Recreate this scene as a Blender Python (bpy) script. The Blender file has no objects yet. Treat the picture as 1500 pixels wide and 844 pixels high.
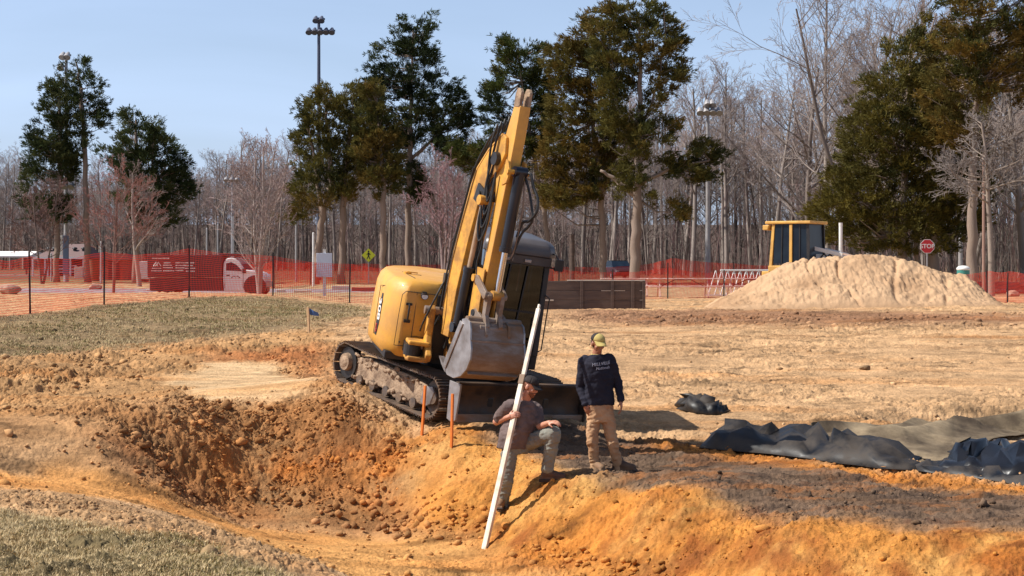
import bpy, bmesh, math, random
import numpy as np
from mathutils import Vector, Matrix
random.seed(7); rng = np.random.default_rng(11)
scene = bpy.context.scene
COL = scene.collection
# ------------------------------------------------------------------ survey of the place
FX, HZ, CZ = 2340.0, 385.0, 2.63          # lens in pixels of the survey photo, eye level, eye height
def W(px, py, D):                          # a surveyed point at distance D
    return Vector(((px-750.0)/FX*D, D, CZ-(py-HZ)/FX*D))
def R(d): return math.radians(d)
# ------------------------------------------------------------------ scene, camera, light
cam_d = bpy.data.cameras.new('camera'); cam = bpy.data.objects.new('camera', cam_d); COL.objects.link(cam)
cam.location = (0, 0, CZ); cam.rotation_euler = (R(90), 0, 0)
cam_d.sensor_width = 36; cam_d.lens = 36*FX/1500; cam_d.shift_y = -37/1500; cam_d.clip_end = 3000; cam_d.clip_start = .1
scene.camera = cam
SUN_EL, SUN_AZ = 51.0, 4.0                # light travels towards +x, turned SUN_AZ towards +y
w = bpy.data.worlds.new('World'); scene.world = w; w.use_nodes = True
nt = w.node_tree; sky = nt.nodes.new('ShaderNodeTexSky'); sky.sky_type = 'NISHITA'; sky.sun_disc = False
sky.sun_elevation = R(SUN_EL); sky.sun_rotation = R(270-SUN_AZ)
sky.air_density = 1.0; sky.dust_density = 1.6; sky.ozone_density = 3.0; sky.altitude = 20
# a thin even veil of high cirrus, in the sky itself
tc = nt.nodes.new('ShaderNodeTexCoord'); mp = nt.nodes.new('ShaderNodeMapping'); mp.inputs['Scale'].default_value = (1.2, 1.2, 5.0)
nz = nt.nodes.new('ShaderNodeTexNoise'); nz.inputs['Scale'].default_value = 1.7; nz.inputs['Detail'].default_value = 6; nz.inputs['Distortion'].default_value = .6
rp = nt.nodes.new('ShaderNodeMapRange'); rp.inputs['From Min'].default_value = .38; rp.inputs['From Max'].default_value = .72
rp.inputs['To Min'].default_value = .30; rp.inputs['To Max'].default_value = .50
mx = nt.nodes.new('ShaderNodeMix'); mx.data_type = 'RGBA'; mx.inputs[7].default_value = (7.6, 9.7, 14.0, 1)
nt.links.new(tc.outputs['Generated'], mp.inputs['Vector']); nt.links.new(mp.outputs[0], nz.inputs['Vector'])
nt.links.new(nz.outputs['Fac'], rp.inputs['Value'])
sxyz = nt.nodes.new('ShaderNodeSeparateXYZ'); nt.links.new(tc.outputs['Generated'], sxyz.inputs[0]); hz_ = nt.nodes.new('ShaderNodeMapRange'); hz_.inputs['From Min'].default_value = .0; hz_.inputs['From Max'].default_value = .45
hz_.inputs['To Min'].default_value = 1.35; hz_.inputs['To Max'].default_value = 0; nt.links.new(sxyz.outputs['Z'], hz_.inputs['Value']); mm_ = nt.nodes.new('ShaderNodeMath'); mm_.operation = 'MULTIPLY'; mm_.use_clamp = True
nt.links.new(rp.outputs[0], mm_.inputs[0]); nt.links.new(hz_.outputs[0], mm_.inputs[1]); nt.links.new(mm_.outputs[0], mx.inputs[0])
nt.links.new(sky.outputs[0], mx.inputs[6]); bg = nt.nodes['Background']
nt.links.new(mx.outputs[2], bg.inputs['Color']); bg.inputs['Strength'].default_value = .085
sd = bpy.data.lights.new('sun', 'SUN'); sd.energy = 5.0; sd.angle = R(.5); sd.color = (1, .965, .90)
so = bpy.data.objects.new('sun', sd); COL.objects.link(so)
L = Vector((math.cos(R(SUN_AZ))*math.cos(R(SUN_EL)), math.sin(R(SUN_AZ))*math.cos(R(SUN_EL)), -math.sin(R(SUN_EL))))
so.rotation_euler = L.to_track_quat('-Z', 'Y').to_euler(); so.location = (-20, -5, 30)
vs = scene.view_settings; vs.view_transform = 'Standard'; vs.look = 'None'; vs.exposure = .36; vs.gamma = 1
scene.render.engine = 'CYCLES'
try:
    scene.cycles.use_denoising = True; scene.cycles.max_bounces = 6; scene.cycles.transparent_max_bounces = 12
    scene.cycles.caustics_reflective = False; scene.cycles.caustics_refractive = False
except Exception: pass
# ------------------------------------------------------------------ materials
def lin(r, g, b):
    f = lambda c: (c/255/12.92) if c/255 <= .04045 else ((c/255+.055)/1.055)**2.4
    return (f(r), f(g), f(b))
def mat(name, col, rough=.6, metal=0.0, col2=None, scale=6.0, amount=.6, bump=0.0, bscale=40.0, attr=None, spec=None,
        dirt=None, dirt_amt=.0, dscale=3.0, stretch=(1, 1, 1), sss=None, coat=0, trans=0, lo=.35, hi=.65):
    m = bpy.data.materials.new(name); m.use_nodes = True; t = m.node_tree; b = t.nodes['Principled BSDF']
    b.inputs['Roughness'].default_value = rough; b.inputs['Metallic'].default_value = metal
    if spec is not None: b.inputs['Specular IOR Level'].default_value = spec
    if coat: b.inputs['Coat Weight'].default_value = coat
    if trans: b.inputs['Transmission Weight'].default_value = trans
    c4 = (*col, 1)
    tcx = t.nodes.new('ShaderNodeTexCoord'); mpx = t.nodes.new('ShaderNodeMapping'); mpx.inputs['Scale'].default_value = stretch
    t.links.new(tcx.outputs['Object'], mpx.inputs['Vector'])
    def noise(s, d=5, ro=.6):
        n = t.nodes.new('ShaderNodeTexNoise'); n.inputs['Scale'].default_value = s; n.inputs['Detail'].default_value = d
        n.inputs['Roughness'].default_value = ro; t.links.new(mpx.outputs[0], n.inputs['Vector']); return n
    def ramp(n, a, b_, ta=0, tb=1):
        r = t.nodes.new('ShaderNodeMapRange'); r.inputs['From Min'].default_value = a; r.inputs['From Max'].default_value = b_
        r.inputs['To Min'].default_value = ta; r.inputs['To Max'].default_value = tb; t.links.new(n, r.inputs['Value']); return r.outputs[0]
    def mix(f, a, b_, mode='MIX'):
        q = t.nodes.new('ShaderNodeMix'); q.data_type = 'RGBA'; q.blend_type = mode
        for s_, v in ((0, f), (6, a), (7, b_)):
            if hasattr(v, 'links') or hasattr(v, 'is_linked'): t.links.new(v, q.inputs[s_])
            else: q.inputs[s_].default_value = v
        return q.outputs[2]
    cur = c4
    if attr:
        an = t.nodes.new('ShaderNodeAttribute'); an.attribute_name = attr; cur = an.outputs['Color']
    if col2 is not None:
        cur = mix(ramp(noise(scale).outputs['Fac'], lo, hi, 0, amount), cur, (*col2, 1))
    if dirt is not None:
        cur = mix(ramp(noise(dscale, 8, .7).outputs['Fac'], .42, .62, 0, dirt_amt), cur, (*dirt, 1))
        r_ = ramp(noise(dscale, 8, .7).outputs['Fac'], .4, .65, rough, min(1, rough+.35)); t.links.new(r_, b.inputs['Roughness'])
    if hasattr(cur, 'is_linked'): t.links.new(cur, b.inputs['Base Color'])
    else: b.inputs['Base Color'].default_value = cur
    if bump:
        bn = t.nodes.new('ShaderNodeBump'); bn.inputs['Strength'].default_value = min(1, bump); bn.inputs['Distance'].default_value = .02*max(1, bump)
        t.links.new(noise(bscale, 6, .65).outputs['Fac'], bn.inputs['Height']); t.links.new(bn.outputs[0], b.inputs['Normal'])
    return m
# ------------------------------------------------------------------ mesh collector
class MB:
    def __init__(s): s.v = []; s.f = []; s.n = 0; s.c = []
    def add(s, vs_, fs_, col=None):
        k = s.n; s.v.extend(tuple(map(float, p)) for p in vs_); s.f.extend(tuple(i+k for i in f) for f in fs_); s.n += len(vs_)
        if col is not None: s.c.extend([col]*len(vs_))
        return s
    def box(s, c, d, rot=None, col=None):
        x, y, z = d[0]/2, d[1]/2, d[2]/2
        P = [Vector((a*x, b*y, e*z)) for a in (-1, 1) for b in (-1, 1) for e in (-1, 1)]
        if rot is not None: P = [rot @ p for p in P]
        P = [p+Vector(c) for p in P]
        return s.add(P, [(0, 1, 3, 2), (4, 6, 7, 5), (0, 4, 5, 1), (2, 3, 7, 6), (0, 2, 6, 4), (1, 5, 7, 3)], col)
    def bb(s, x0, x1, y0, y1, z0, z1): return s.box(((x0+x1)/2, (y0+y1)/2, (z0+z1)/2), (abs(x1-x0), abs(y1-y0), abs(z1-z0)))
    def beam(s, p0, p1, w_, h, up=(0, 0, 1)):
        p0, p1 = Vector(p0), Vector(p1); d = (p1-p0); l = d.length; d.normalize(); u = Vector(up)
        sd_ = d.cross(u)
        if sd_.length < 1e-4: sd_ = d.cross(Vector((1, 0, 0)))
        sd_.normalize(); u = sd_.cross(d)
        P = []
        for q in (p0, p1):
            for a, b in ((-1, -1), (1, -1), (1, 1), (-1, 1)): P.append(q+sd_*(a*w_/2)+u*(b*h/2))
        return s.add(P, [(3, 2, 1, 0), (4, 5, 6, 7), (0, 1, 5, 4), (1, 2, 6, 5), (2, 3, 7, 6), (3, 0, 4, 7)])
    def tube(s, pts, r, seg=8, cap=True, col=None):
        pts = [Vector(p) for p in pts]; n = len(pts)
        rs = [r]*n if not hasattr(r, '__len__') else list(r)
        V = []; F = []; prev = None
        for i, p in enumerate(pts):
            d = (pts[min(i+1, n-1)]-pts[max(i-1, 0)])
            if d.length < 1e-9: d = Vector((0, 0, 1))
            d.normalize()
            if prev is None:
                a = d.cross(Vector((0, 0, 1)));
                if a.length < 1e-3: a = d.cross(Vector((1, 0, 0)))
            else:
                a = prev - d*prev.dot(d)
                if a.length < 1e-5: a = d.cross(Vector((1, 0, 0)))
            a.normalize(); prev = a; b = d.cross(a)
            for k in range(seg):
                t_ = 2*math.pi*k/seg; V.append(p+(a*math.cos(t_)+b*math.sin(t_))*rs[i])
        for i in range(n-1):
            for k in range(seg):
                k2 = (k+1) % seg; F.append((i*seg+k, i*seg+k2, (i+1)*seg+k2, (i+1)*seg+k))
        if cap: F.append(tuple(range(seg-1, -1, -1))); F.append(tuple((n-1)*seg+k for k in range(seg)))
        return s.add(V, F, col)
    def cyl(s, p0, p1, r0, r1=None, seg=20): return s.tube([p0, p1], [r0, r0 if r1 is None else r1], seg)
    def prism(s, prof, a0, a1, ax='y', T=None):
        """2D profile extruded along an axis. ax 'y': prof=(x,z); 'x': prof=(y,z); 'z': prof=(x,y)"""
        def P(u_, v_, a): return {'y': (u_, a, v_), 'x': (a, u_, v_), 'z': (u_, v_, a)}[ax]
        n = len(prof); V = [P(p[0], p[1], a0) for p in prof]+[P(p[0], p[1], a1) for p in prof]
        F = [tuple(range(n)), tuple(range(2*n-1, n-1, -1))]+[(i, i+n, (i+1) % n+n, (i+1) % n) for i in range(n)]
        if T is not None: V = [T @ Vector(p) for p in V]
        return s.add(V, F)
    def loft(s, secs, cap=True, closed=True):
        n = len(secs[0]); V = [p for q in secs for p in q]; F = []
        for i in range(len(secs)-1):
            for k in range(n if closed else n-1):
                k2 = (k+1) % n; F.append((i*n+k, i*n+k2, (i+1)*n+k2, (i+1)*n+k))
        if cap: F.append(tuple(range(n-1, -1, -1))); F.append(tuple((len(secs)-1)*n+k for k in range(n)))
        return s.add(V, F)
    def ell(s, c, r, seg=16, rings=10, rot=None):
        V = []; F = []; c = Vector(c)
        r = (r, r, r) if not hasattr(r, '__len__') else r
        for i in range(rings+1):
            t_ = math.pi*i/rings
            for k in range(seg):
                p = 2*math.pi*k/seg; q = Vector((r[0]*math.sin(t_)*math.cos(p), r[1]*math.sin(t_)*math.sin(p), r[2]*math.cos(t_)))
                if rot is not None: q = rot @ q
                V.append(c+q)
        for i in range(rings):
            for k in range(seg):
                k2 = (k+1) % seg; F.append((i*seg+k, (i+1)*seg+k, (i+1)*seg+k2, i*seg+k2))
        return s.add(V, F)
    def build(s, name, m, parent=None, smooth=False, bevel=0, fix=True, segs=2):
        me = bpy.data.meshes.new(name); me.from_pydata(s.v, [], s.f); me.update()
        if fix:
            bm = bmesh.new(); bm.from_mesh(me); bmesh.ops.remove_doubles(bm, verts=bm.verts, dist=1e-5) if smooth != 'keep' else None
            bmesh.ops.recalc_face_normals(bm, faces=bm.faces); bm.to_mesh(me); bm.free()
        if s.c and len(s.c) == len(me.vertices):
            at = me.attributes.new('Col', 'FLOAT_COLOR', 'POINT'); at.data.foreach_set('color', np.array([(*c, 1) for c in s.c], dtype=np.float32).ravel())
        if m is not None: me.materials.append(m)
        o = bpy.data.objects.new(name, me); COL.objects.link(o)
        if parent is not None: o.parent = parent
        if smooth:
            me.polygons.foreach_set('use_smooth', [True]*len(me.polygons))
            if smooth != 'all' and smooth != 'keep':
                try: me.set_sharp_from_angle(angle=R(35))
                except Exception: pass
        if bevel:
            b = o.modifiers.new('b', 'BEVEL'); b.width = bevel; b.segments = segs; b.limit_method = 'ANGLE'; b.angle_limit = R(35)
        return o
def np_mesh(name, V, F, m, parent=None, col=None, smooth=False):
    """fast mesh from arrays; F is an (n,3) or (n,4) int array"""
    me = bpy.data.meshes.new(name); V = np.asarray(V, np.float32); F = np.asarray(F, np.int32); k = F.shape[1]
    me.vertices.add(len(V)); me.vertices.foreach_set('co', V.ravel())
    me.loops.add(F.size); me.loops.foreach_set('vertex_index', F.ravel())
    me.polygons.add(len(F)); me.polygons.foreach_set('loop_start', np.arange(0, F.size, k, dtype=np.int32))
    try: me.polygons.foreach_set('loop_total', np.full(len(F), k, np.int32))
    except Exception: pass
    if smooth: me.polygons.foreach_set('use_smooth', np.ones(len(F), bool))
    me.update(calc_edges=True)
    if col is not None:
        at = me.attributes.new('Col', 'FLOAT_COLOR', 'POINT'); c = np.ones((len(V), 4), np.float32); c[:, :3] = col; at.data.foreach_set('color', c.ravel())
    me.materials.append(m); o = bpy.data.objects.new(name, me); COL.objects.link(o)
    if parent is not None: o.parent = parent
    return o
def tag(o, label=None, cat=None, group=None, kind=None):
    if label: o['label'] = label
    if cat: o['category'] = cat
    if group: o['group'] = group
    if kind: o['kind'] = kind
    return o
def thing(name, loc, label, cat, group=None, rz=0):
    o = bpy.data.objects.new(name, None); COL.objects.link(o); o.location = loc; o.rotation_euler = (0, 0, rz); o.empty_display_size = .3
    return tag(o, label, cat, group)
def copy_tree(o, parent=None):
    c = o.copy(); COL.objects.link(c); c.parent = parent
    for ch in list(o.children): copy_tree(ch, c)
    return c
# ------------------------------------------------------------------ noise
_tab = rng.random((256, 256)).astype(np.float32)
def vn(x, y, s=0):
    x = np.asarray(x, np.float64)+s*17.31; y = np.asarray(y, np.float64)+s*7.77
    xi = np.floor(x).astype(np.int64); yi = np.floor(y).astype(np.int64); fx = x-xi; fy = y-yi
    fx = fx*fx*fx*(fx*(fx*6-15)+10); fy = fy*fy*fy*(fy*(fy*6-15)+10)
    a = _tab[xi & 255, yi & 255]; b = _tab[(xi+1) & 255, yi & 255]; c = _tab[xi & 255, (yi+1) & 255]; d = _tab[(xi+1) & 255, (yi+1) & 255]
    return (a+(b-a)*fx)*(1-fy)+(c+(d-c)*fx)*fy
def fbm(x, y, o=4, s=0, g=.5):
    t_ = 0; a = 1; n = 0; cx, sx = .8, .6
    for i in range(o):
        t_ = t_+a*(vn(x, y, s+i)-.5); n += a; a *= g; x, y = (cx*x-sx*y)*2.03, (sx*x+cx*y)*2.03
    return t_/n*2          # about -1..1
# ------------------------------------------------------------------ the lie of the land
BD = np.array([0, 20, 23, 27, 31, 42, 58, 75, 100, 130, 200, 290, 340, 420, 520, 3000.]); BZ = np.array([0, 0, .1, .45, .75, 1.3, 1.33, 1.1, 1.35, 1.35, 1.4, 1.9, 5.5, 12, 15, 15.])  # the last steep rise is added to block bright sky between the trunks
def base(Y): return np.interp(Y, BD, BZ)
def _d(py, z): return FX*(CZ-z)/(py-HZ)
CP = [  # surveyed spot heights: (px, py, z)
 (880,693,0),(960,690,0),(1050,690,0),(1150,735,0),(1300,755,.02),(1500,770,.02),(780,660,.12),(1700,790,0),
 (640,640,.3),(690,655,.2),(745,672,.1),(800,700,0),(950,728,0),(1150,768,0),(1350,780,0),(1500,795,0),(1750,810,0),
 (600,775,-.75),(710,803,-.75),(860,844,-.75),(1000,890,-.78),(1200,950,-.8),(1500,1010,-.8),(1800,1050,-.8),
 (735,748,-.42),(650,720,-.25),(900,780,-.4),(1150,860,-.42),
 (520,800,-.75),(650,830,-.75),(430,780,-.73),(560,844,-.75),
 (380,590,.62),(500,590,.66),(580,612,.42),(600,650,.15),(280,620,.5),(400,680,-.1),(520,690,-.15),(430,768,-.68),(330,750,-.55),
 (100,690,.07),(0,690,.15),(100,715,.0),(200,722,-.15),(300,745,-.45),(0,650,.4),(150,635,.47),(100,600,.55),(0,600,.55),(250,700,-.12),(230,668,.2),
 (0,738,.3),(150,758,.3),(250,775,.28),(350,800,.2),(420,822,.15),(480,844,.1),(150,735,0.0),(50,720,.1),(330,775,-.45),(400,800,-.6),(450,815,-.65),
 (0,844,.28),(200,844,.28),(300,900,.25),(0,1000,.25),(-150,760,.35),(-150,690,.25),(-200,640,.45),
 (0,543,.8),(200,543,.78),(350,560,.68),(450,545,.74),(300,500,1.1),(100,500,1.1),(450,470,1.3),
 (45,460,1.4),(0,468,1.38),(153,447,1.5),(277,435,1.57),(400,433,1.55),(512,444,1.3),(-200,482,1.33),(-500,500,1.25),
 (500,556,.85),(655,620,.4),(560,500,1.1),(560,588,.62),(700,632,.33),(790,610,.45),(720,560,.6),
 (900,600,.38),(1000,570,.5),(1100,530,.75),(1400,530,.75),(1400,580,.45),(1250,480,1.2),(1500,470,1.3),(900,470,1.22),(1000,650,.14),(850,632,.24),
 (1130,640,.2),(1300,660,.15),(1500,690,.08),(1700,600,.3),(1700,530,.75),(1600,650,.1)]
_P = np.array([((px-750)/FX*_d(py, z), _d(py, z), z) for px, py, z in CP])
_extra = [(x, 62, None) for x in (-40, -25, -12, 0, 12, 25, 40)]+[(x, 90, None) for x in (-60, 0, 60)]+[(-2, 5, .2), (3, 5, .2), (-8, 8, .25), (1.2, 10.8, .1), (8, 8, 0), (12, 14, 0), (-14, 20, .5), (-16, 30, 1.0), (16, 24, .3), (20, 35, 1.0), (3, 12.5, -.6), (.4, 12.6, -.6)]
_Q = np.array([(x, y, base(y) if z is None else z) for x, y, z in _extra]); _P = np.vstack([_P, _Q])
_res = _P[:, 2]-base(_P[:, 1])
def _phi(d2): return .5*d2*np.log(d2+1e-9)
_n = len(_P); _d2 = ((_P[:, None, :2]-_P[None, :, :2])**2).sum(-1)
_A = np.zeros((_n+3, _n+3)); _A[:_n, :_n] = _phi(_d2)+np.eye(_n)*.12; _A[:_n, _n] = 1; _A[:_n, _n+1:] = _P[:, :2]; _A[_n, :_n] = 1; _A[_n+1:, :_n] = _P[:, :2].T
_w = np.linalg.solve(_A, np.concatenate([_res, [0, 0, 0]]))
def ground(X, Y):
    X = np.atleast_1d(np.asarray(X, float)); Y = np.atleast_1d(np.asarray(Y, float)); sh = X.shape; x = X.ravel(); y = Y.ravel()
    out = base(y).copy(); k = (y < 80) & (np.abs(x) < 60)
    xs, ys = x[k], y[k]; r = _w[_n]+_w[_n+1]*xs+_w[_n+2]*ys
    for i in range(_n): r = r+_w[i]*_phi((xs-_P[i, 0])**2+(ys-_P[i, 1])**2)
    fade = np.clip((80-ys)/16, 0, 1)*np.clip((60-np.abs(xs))/20, 0, 1); r = np.clip(r, -1.2, 1.2)
    out[k] += r*fade
    # sunken pool basin on the right, under the sheet
    q = np.clip(1-np.sqrt(((xs-7.8)/2.6)**2+((ys-24.2)/1.15)**2), 0, 1); out[k] -= .45*np.clip(q*2.2, 0, 1)
    return out.reshape(sh)
def gz(x, y): return float(ground(x, y)[0])
def hitg(px, py, lo=6, hi=120):
    """where a survey sight line meets the ground"""
    Y = np.concatenate([np.arange(lo, 60, .05), np.arange(60, 600, .5)]); X = (px-750)/FX*Y; Z = CZ-(py-HZ)/FX*Y; g = ground(X, Y)
    k = np.nonzero(Z < g)[0]
    if len(k) == 0: return Vector((X[-1], Y[-1], 0))
    i = k[0]; return Vector((X[i], Y[i], g[i]))
def poly(pts): return np.array([tuple(hitg(*p))[:2] if len(p) == 2 else (p[1], p[2]) for p in pts])
def sdist(P, x, y):
    """signed distance to polygon, positive inside"""
    inside = np.zeros(x.shape, bool); dm = np.full(x.shape, 1e9); n = len(P)
    for i in range(n):
        ax, ay = P[i]; bx, by = P[(i+1) % n]; ex, ey = bx-ax, by-ay; L2 = ex*ex+ey*ey+1e-12
        t_ = np.clip(((x-ax)*ex+(y-ay)*ey)/L2, 0, 1); dm = np.minimum(dm, (x-ax-t_*ex)**2+(y-ay-t_*ey)**2)
        c = ((ay > y) != (by > y)) & (x < (bx-ax)*(y-ay)/((by-ay) if abs(by-ay) > 1e-12 else 1e-12)+ax); inside ^= c
    d = np.sqrt(dm); return np.where(inside, d, -d)
S = lambda r, g, b: np.array(lin(r, g, b))/1.16
ZONES = [  # name, outline (survey px), colour, softness m, (clod roughness, streak roughness), clods per m2, clod size
 ('field', [(-300,490),(45,462),(153,448),(277,437),(400,436),(512,447),(545,455),(545,462),(480,476),(400,487),(300,500),(200,512),(100,518),(-300,540)], S(146,122,90), 0.9, (0.035,0.02), 8, 0.03),
 ('mid', [(-300,540),(100,520),(300,503),(480,480),(520,520),(480,600),(280,620),(150,650),(-300,660)], S(188,144,98), 0.7, (0.075,0.03), 90, 0.03),
 ('mid_red', [(330,515),(470,510),(490,560),(440,535),(330,530)], S(180,116,70), 0.6, (0.05,0.02), 60, 0.025),
 ('mid_dark', [(130,600),(300,585),(400,592),(330,630),(180,645),(-200,655),(-200,632)], S(176,132,90), 0.8, (0.09,0.02), 110, 0.03),
 ('pale', [(240,552),(300,533),(390,530),(465,560),(440,585),(380,594),(300,588)], S(212,176,132), 0.25, (0.008,0.01), 1.5, 0.018),
 ('ramp', [(-300,690),(0,683),(120,690),(230,715),(330,762),(420,775),(560,785),(700,800),(860,850),(560,860),(450,825),(330,780),(200,740),(0,715),(-300,715)], S(208,148,86), 0.35, (0.03,0.025), 14, 0.022),
 ('rough', [(370,590),(500,583),(600,628),(640,670),(650,780),(560,782),(430,772),(330,756),(270,725),(150,650),(250,612)], S(176,122,74), 0.5, (0.11,0.0), 1100, 0.022),
 ('rough_orange', [(330,660),(480,655),(590,650),(600,690),(520,710),(400,700),(330,690)], S(198,124,58), 0.6, (0.08,0.0), 600, 0.02),
 ('rough_dark', [(150,650),(215,655),(300,715),(335,752),(280,738),(200,700)], S(152,102,64), 0.5, (0.09,0.0), 900, 0.022),  # darker tone paints the shadow on the steep trench side
 ('floor', [(330,780),(560,786),(720,806),(800,846),(900,870),(560,870),(450,830)], S(210,154,92), 0.3, (0.02,0.022), 8, 0.02),
 ('bank', [(590,632),(680,628),(790,680),(860,696),(950,712),(1150,752),(1500,780),(1900,800),(1900,1100),(900,1100),(850,850),(715,806),(650,775),(610,700)], S(200,134,64), 0.3, (0.045,0.015), 120, 0.015),
 ('bank_lip', [(600,640),(680,645),(700,680),(620,690)], S(204,144,82), 0.3, (0.045,0.0), 80, 0.022),
 ('churn', [(700,630),(850,625),(960,645),(1060,655),(1220,690),(1360,708),(1500,726),(1900,750),(1900,800),(1500,785),(1150,757),(1000,715),(860,697),(780,672)], S(116,94,76), 0.35, (0.045,0.07), 110, 0.02),
 ('ridge', [(930,640),(1030,652),(1120,664),(1300,688),(1500,712),(1900,740),(1900,752),(1500,728),(1300,704),(1100,678),(960,662)], S(194,126,60), 0.3, (0.06,0.0), 90, 0.018),
 ('rim', [(-300,700),(0,712),(120,735),(250,765),(350,790),(430,815),(500,850),(500,860),(430,860),(340,806),(230,782),(130,764),(0,744),(-300,735)], S(190,150,108), .4, (.055,.0), 700, .012),
 ('turf', [(-300,740),(0,750),(130,768),(240,787),(340,812),(410,838),(440,860),(300,1500),(-900,1500)], S(128,112,80), 0.35, (0.05,0.0), 6, 0.025),
 ('mound_foot', [(830,452),(900,456),(1480,462),(1700,462),(1700,474),(1300,478),(900,476),(830,470)], S(156,116,86), 1.2, (0.06,0.04), 20, 0.05),
 ('beyond', [('w',-200,64),('w',200,64),('w',200,99),('w',-200,99)], S(176,150,112), 3, (.0,.0), 0, .1),
 ('road', [('w',-90,84),('w',-20,79),('w',-6,80),('w',-6,86),('w',-20,87),('w',-90,98)], S(150,142,142), .6, (.0,.0), 0, .1),
 ('verge', [('w',-200,100),('w',200,100),('w',200,135),('w',-200,135)], S(128,112,76), 3, (.0,.0), 0, .1),
 ('leaf_litter', [('w',-900,136),('w',20,120),('w',300,84),('w',900,90),('w',900,900),('w',-900,900)], S(112,88,66), 3, (.0,.0), 0, .1),
 ('added_rise_litter', [('w',-2000,290),('w',2000,290),('w',2000,3000),('w',-2000,3000)], S(96,80,70), 30, (.0,.0), 0, .1),  # litter colour on the added rise that shuts out the sky
]
ZP = []
for z_ in ZONES: ZP.append((*z_[:1], poly(z_[1]), *z_[2:]))
def zones(x, y):
    """colour, clod amplitude, streak amplitude, clod density, clod size at ground points"""
    sand = S(200, 160, 118); col = np.tile(sand, (len(x), 1)); am = np.full(len(x), .042); st = np.full(len(x), .022); de = np.full(len(x), 10.); sz = np.full(len(x), .022)
    wx = x+fbm(x*1.1, y*1.1, 4, 3)*.45; wy = y+fbm(x*1.1, y*1.1, 4, 9)*.45
    for nm, P, c, so_, (a, s_), dn, cs in ZP:
        m0 = (x > P[:, 0].min()-3) & (x < P[:, 0].max()+3) & (y > P[:, 1].min()-3) & (y < P[:, 1].max()+3)
        if not m0.any(): continue
        k = np.clip(sdist(P, wx[m0], wy[m0])/so_*.5+.5, 0, 1); k = k*k*(3-2*k)
        col[m0] += (c-col[m0])*k[:, None]; am[m0] += (a-am[m0])*k; st[m0] += (s_-st[m0])*k; de[m0] += (dn-de[m0])*k; sz[m0] += (cs-sz[m0])*k
    return col, am, st, de, sz
def relief(x, y, am, st):
    """clods, streaks and wheel marks, metres"""
    n1 = fbm(x*2.2, y*2.2, 3, 21); n2 = np.abs(fbm(x*6.5, y*6.5, 3, 31)); n3 = np.abs(fbm(x*17, y*17, 3, 41)); n4 = fbm(x*45, y*45, 2, 51)
    n5 = fbm(x*9, y*9, 4, 151, .62); h = am*(n1*1.0+(.3-n2)*.45+(.3-n3)*.35+n5*.75+n4*.28)
    h = h+st*(fbm(x*.35, y*4.5, 3, 61)*.7+fbm(x*1.3+y*.4, y*11, 3, 71)*.6+fbm(x*9, y*14, 2, 81)*.3)
    return h
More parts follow.
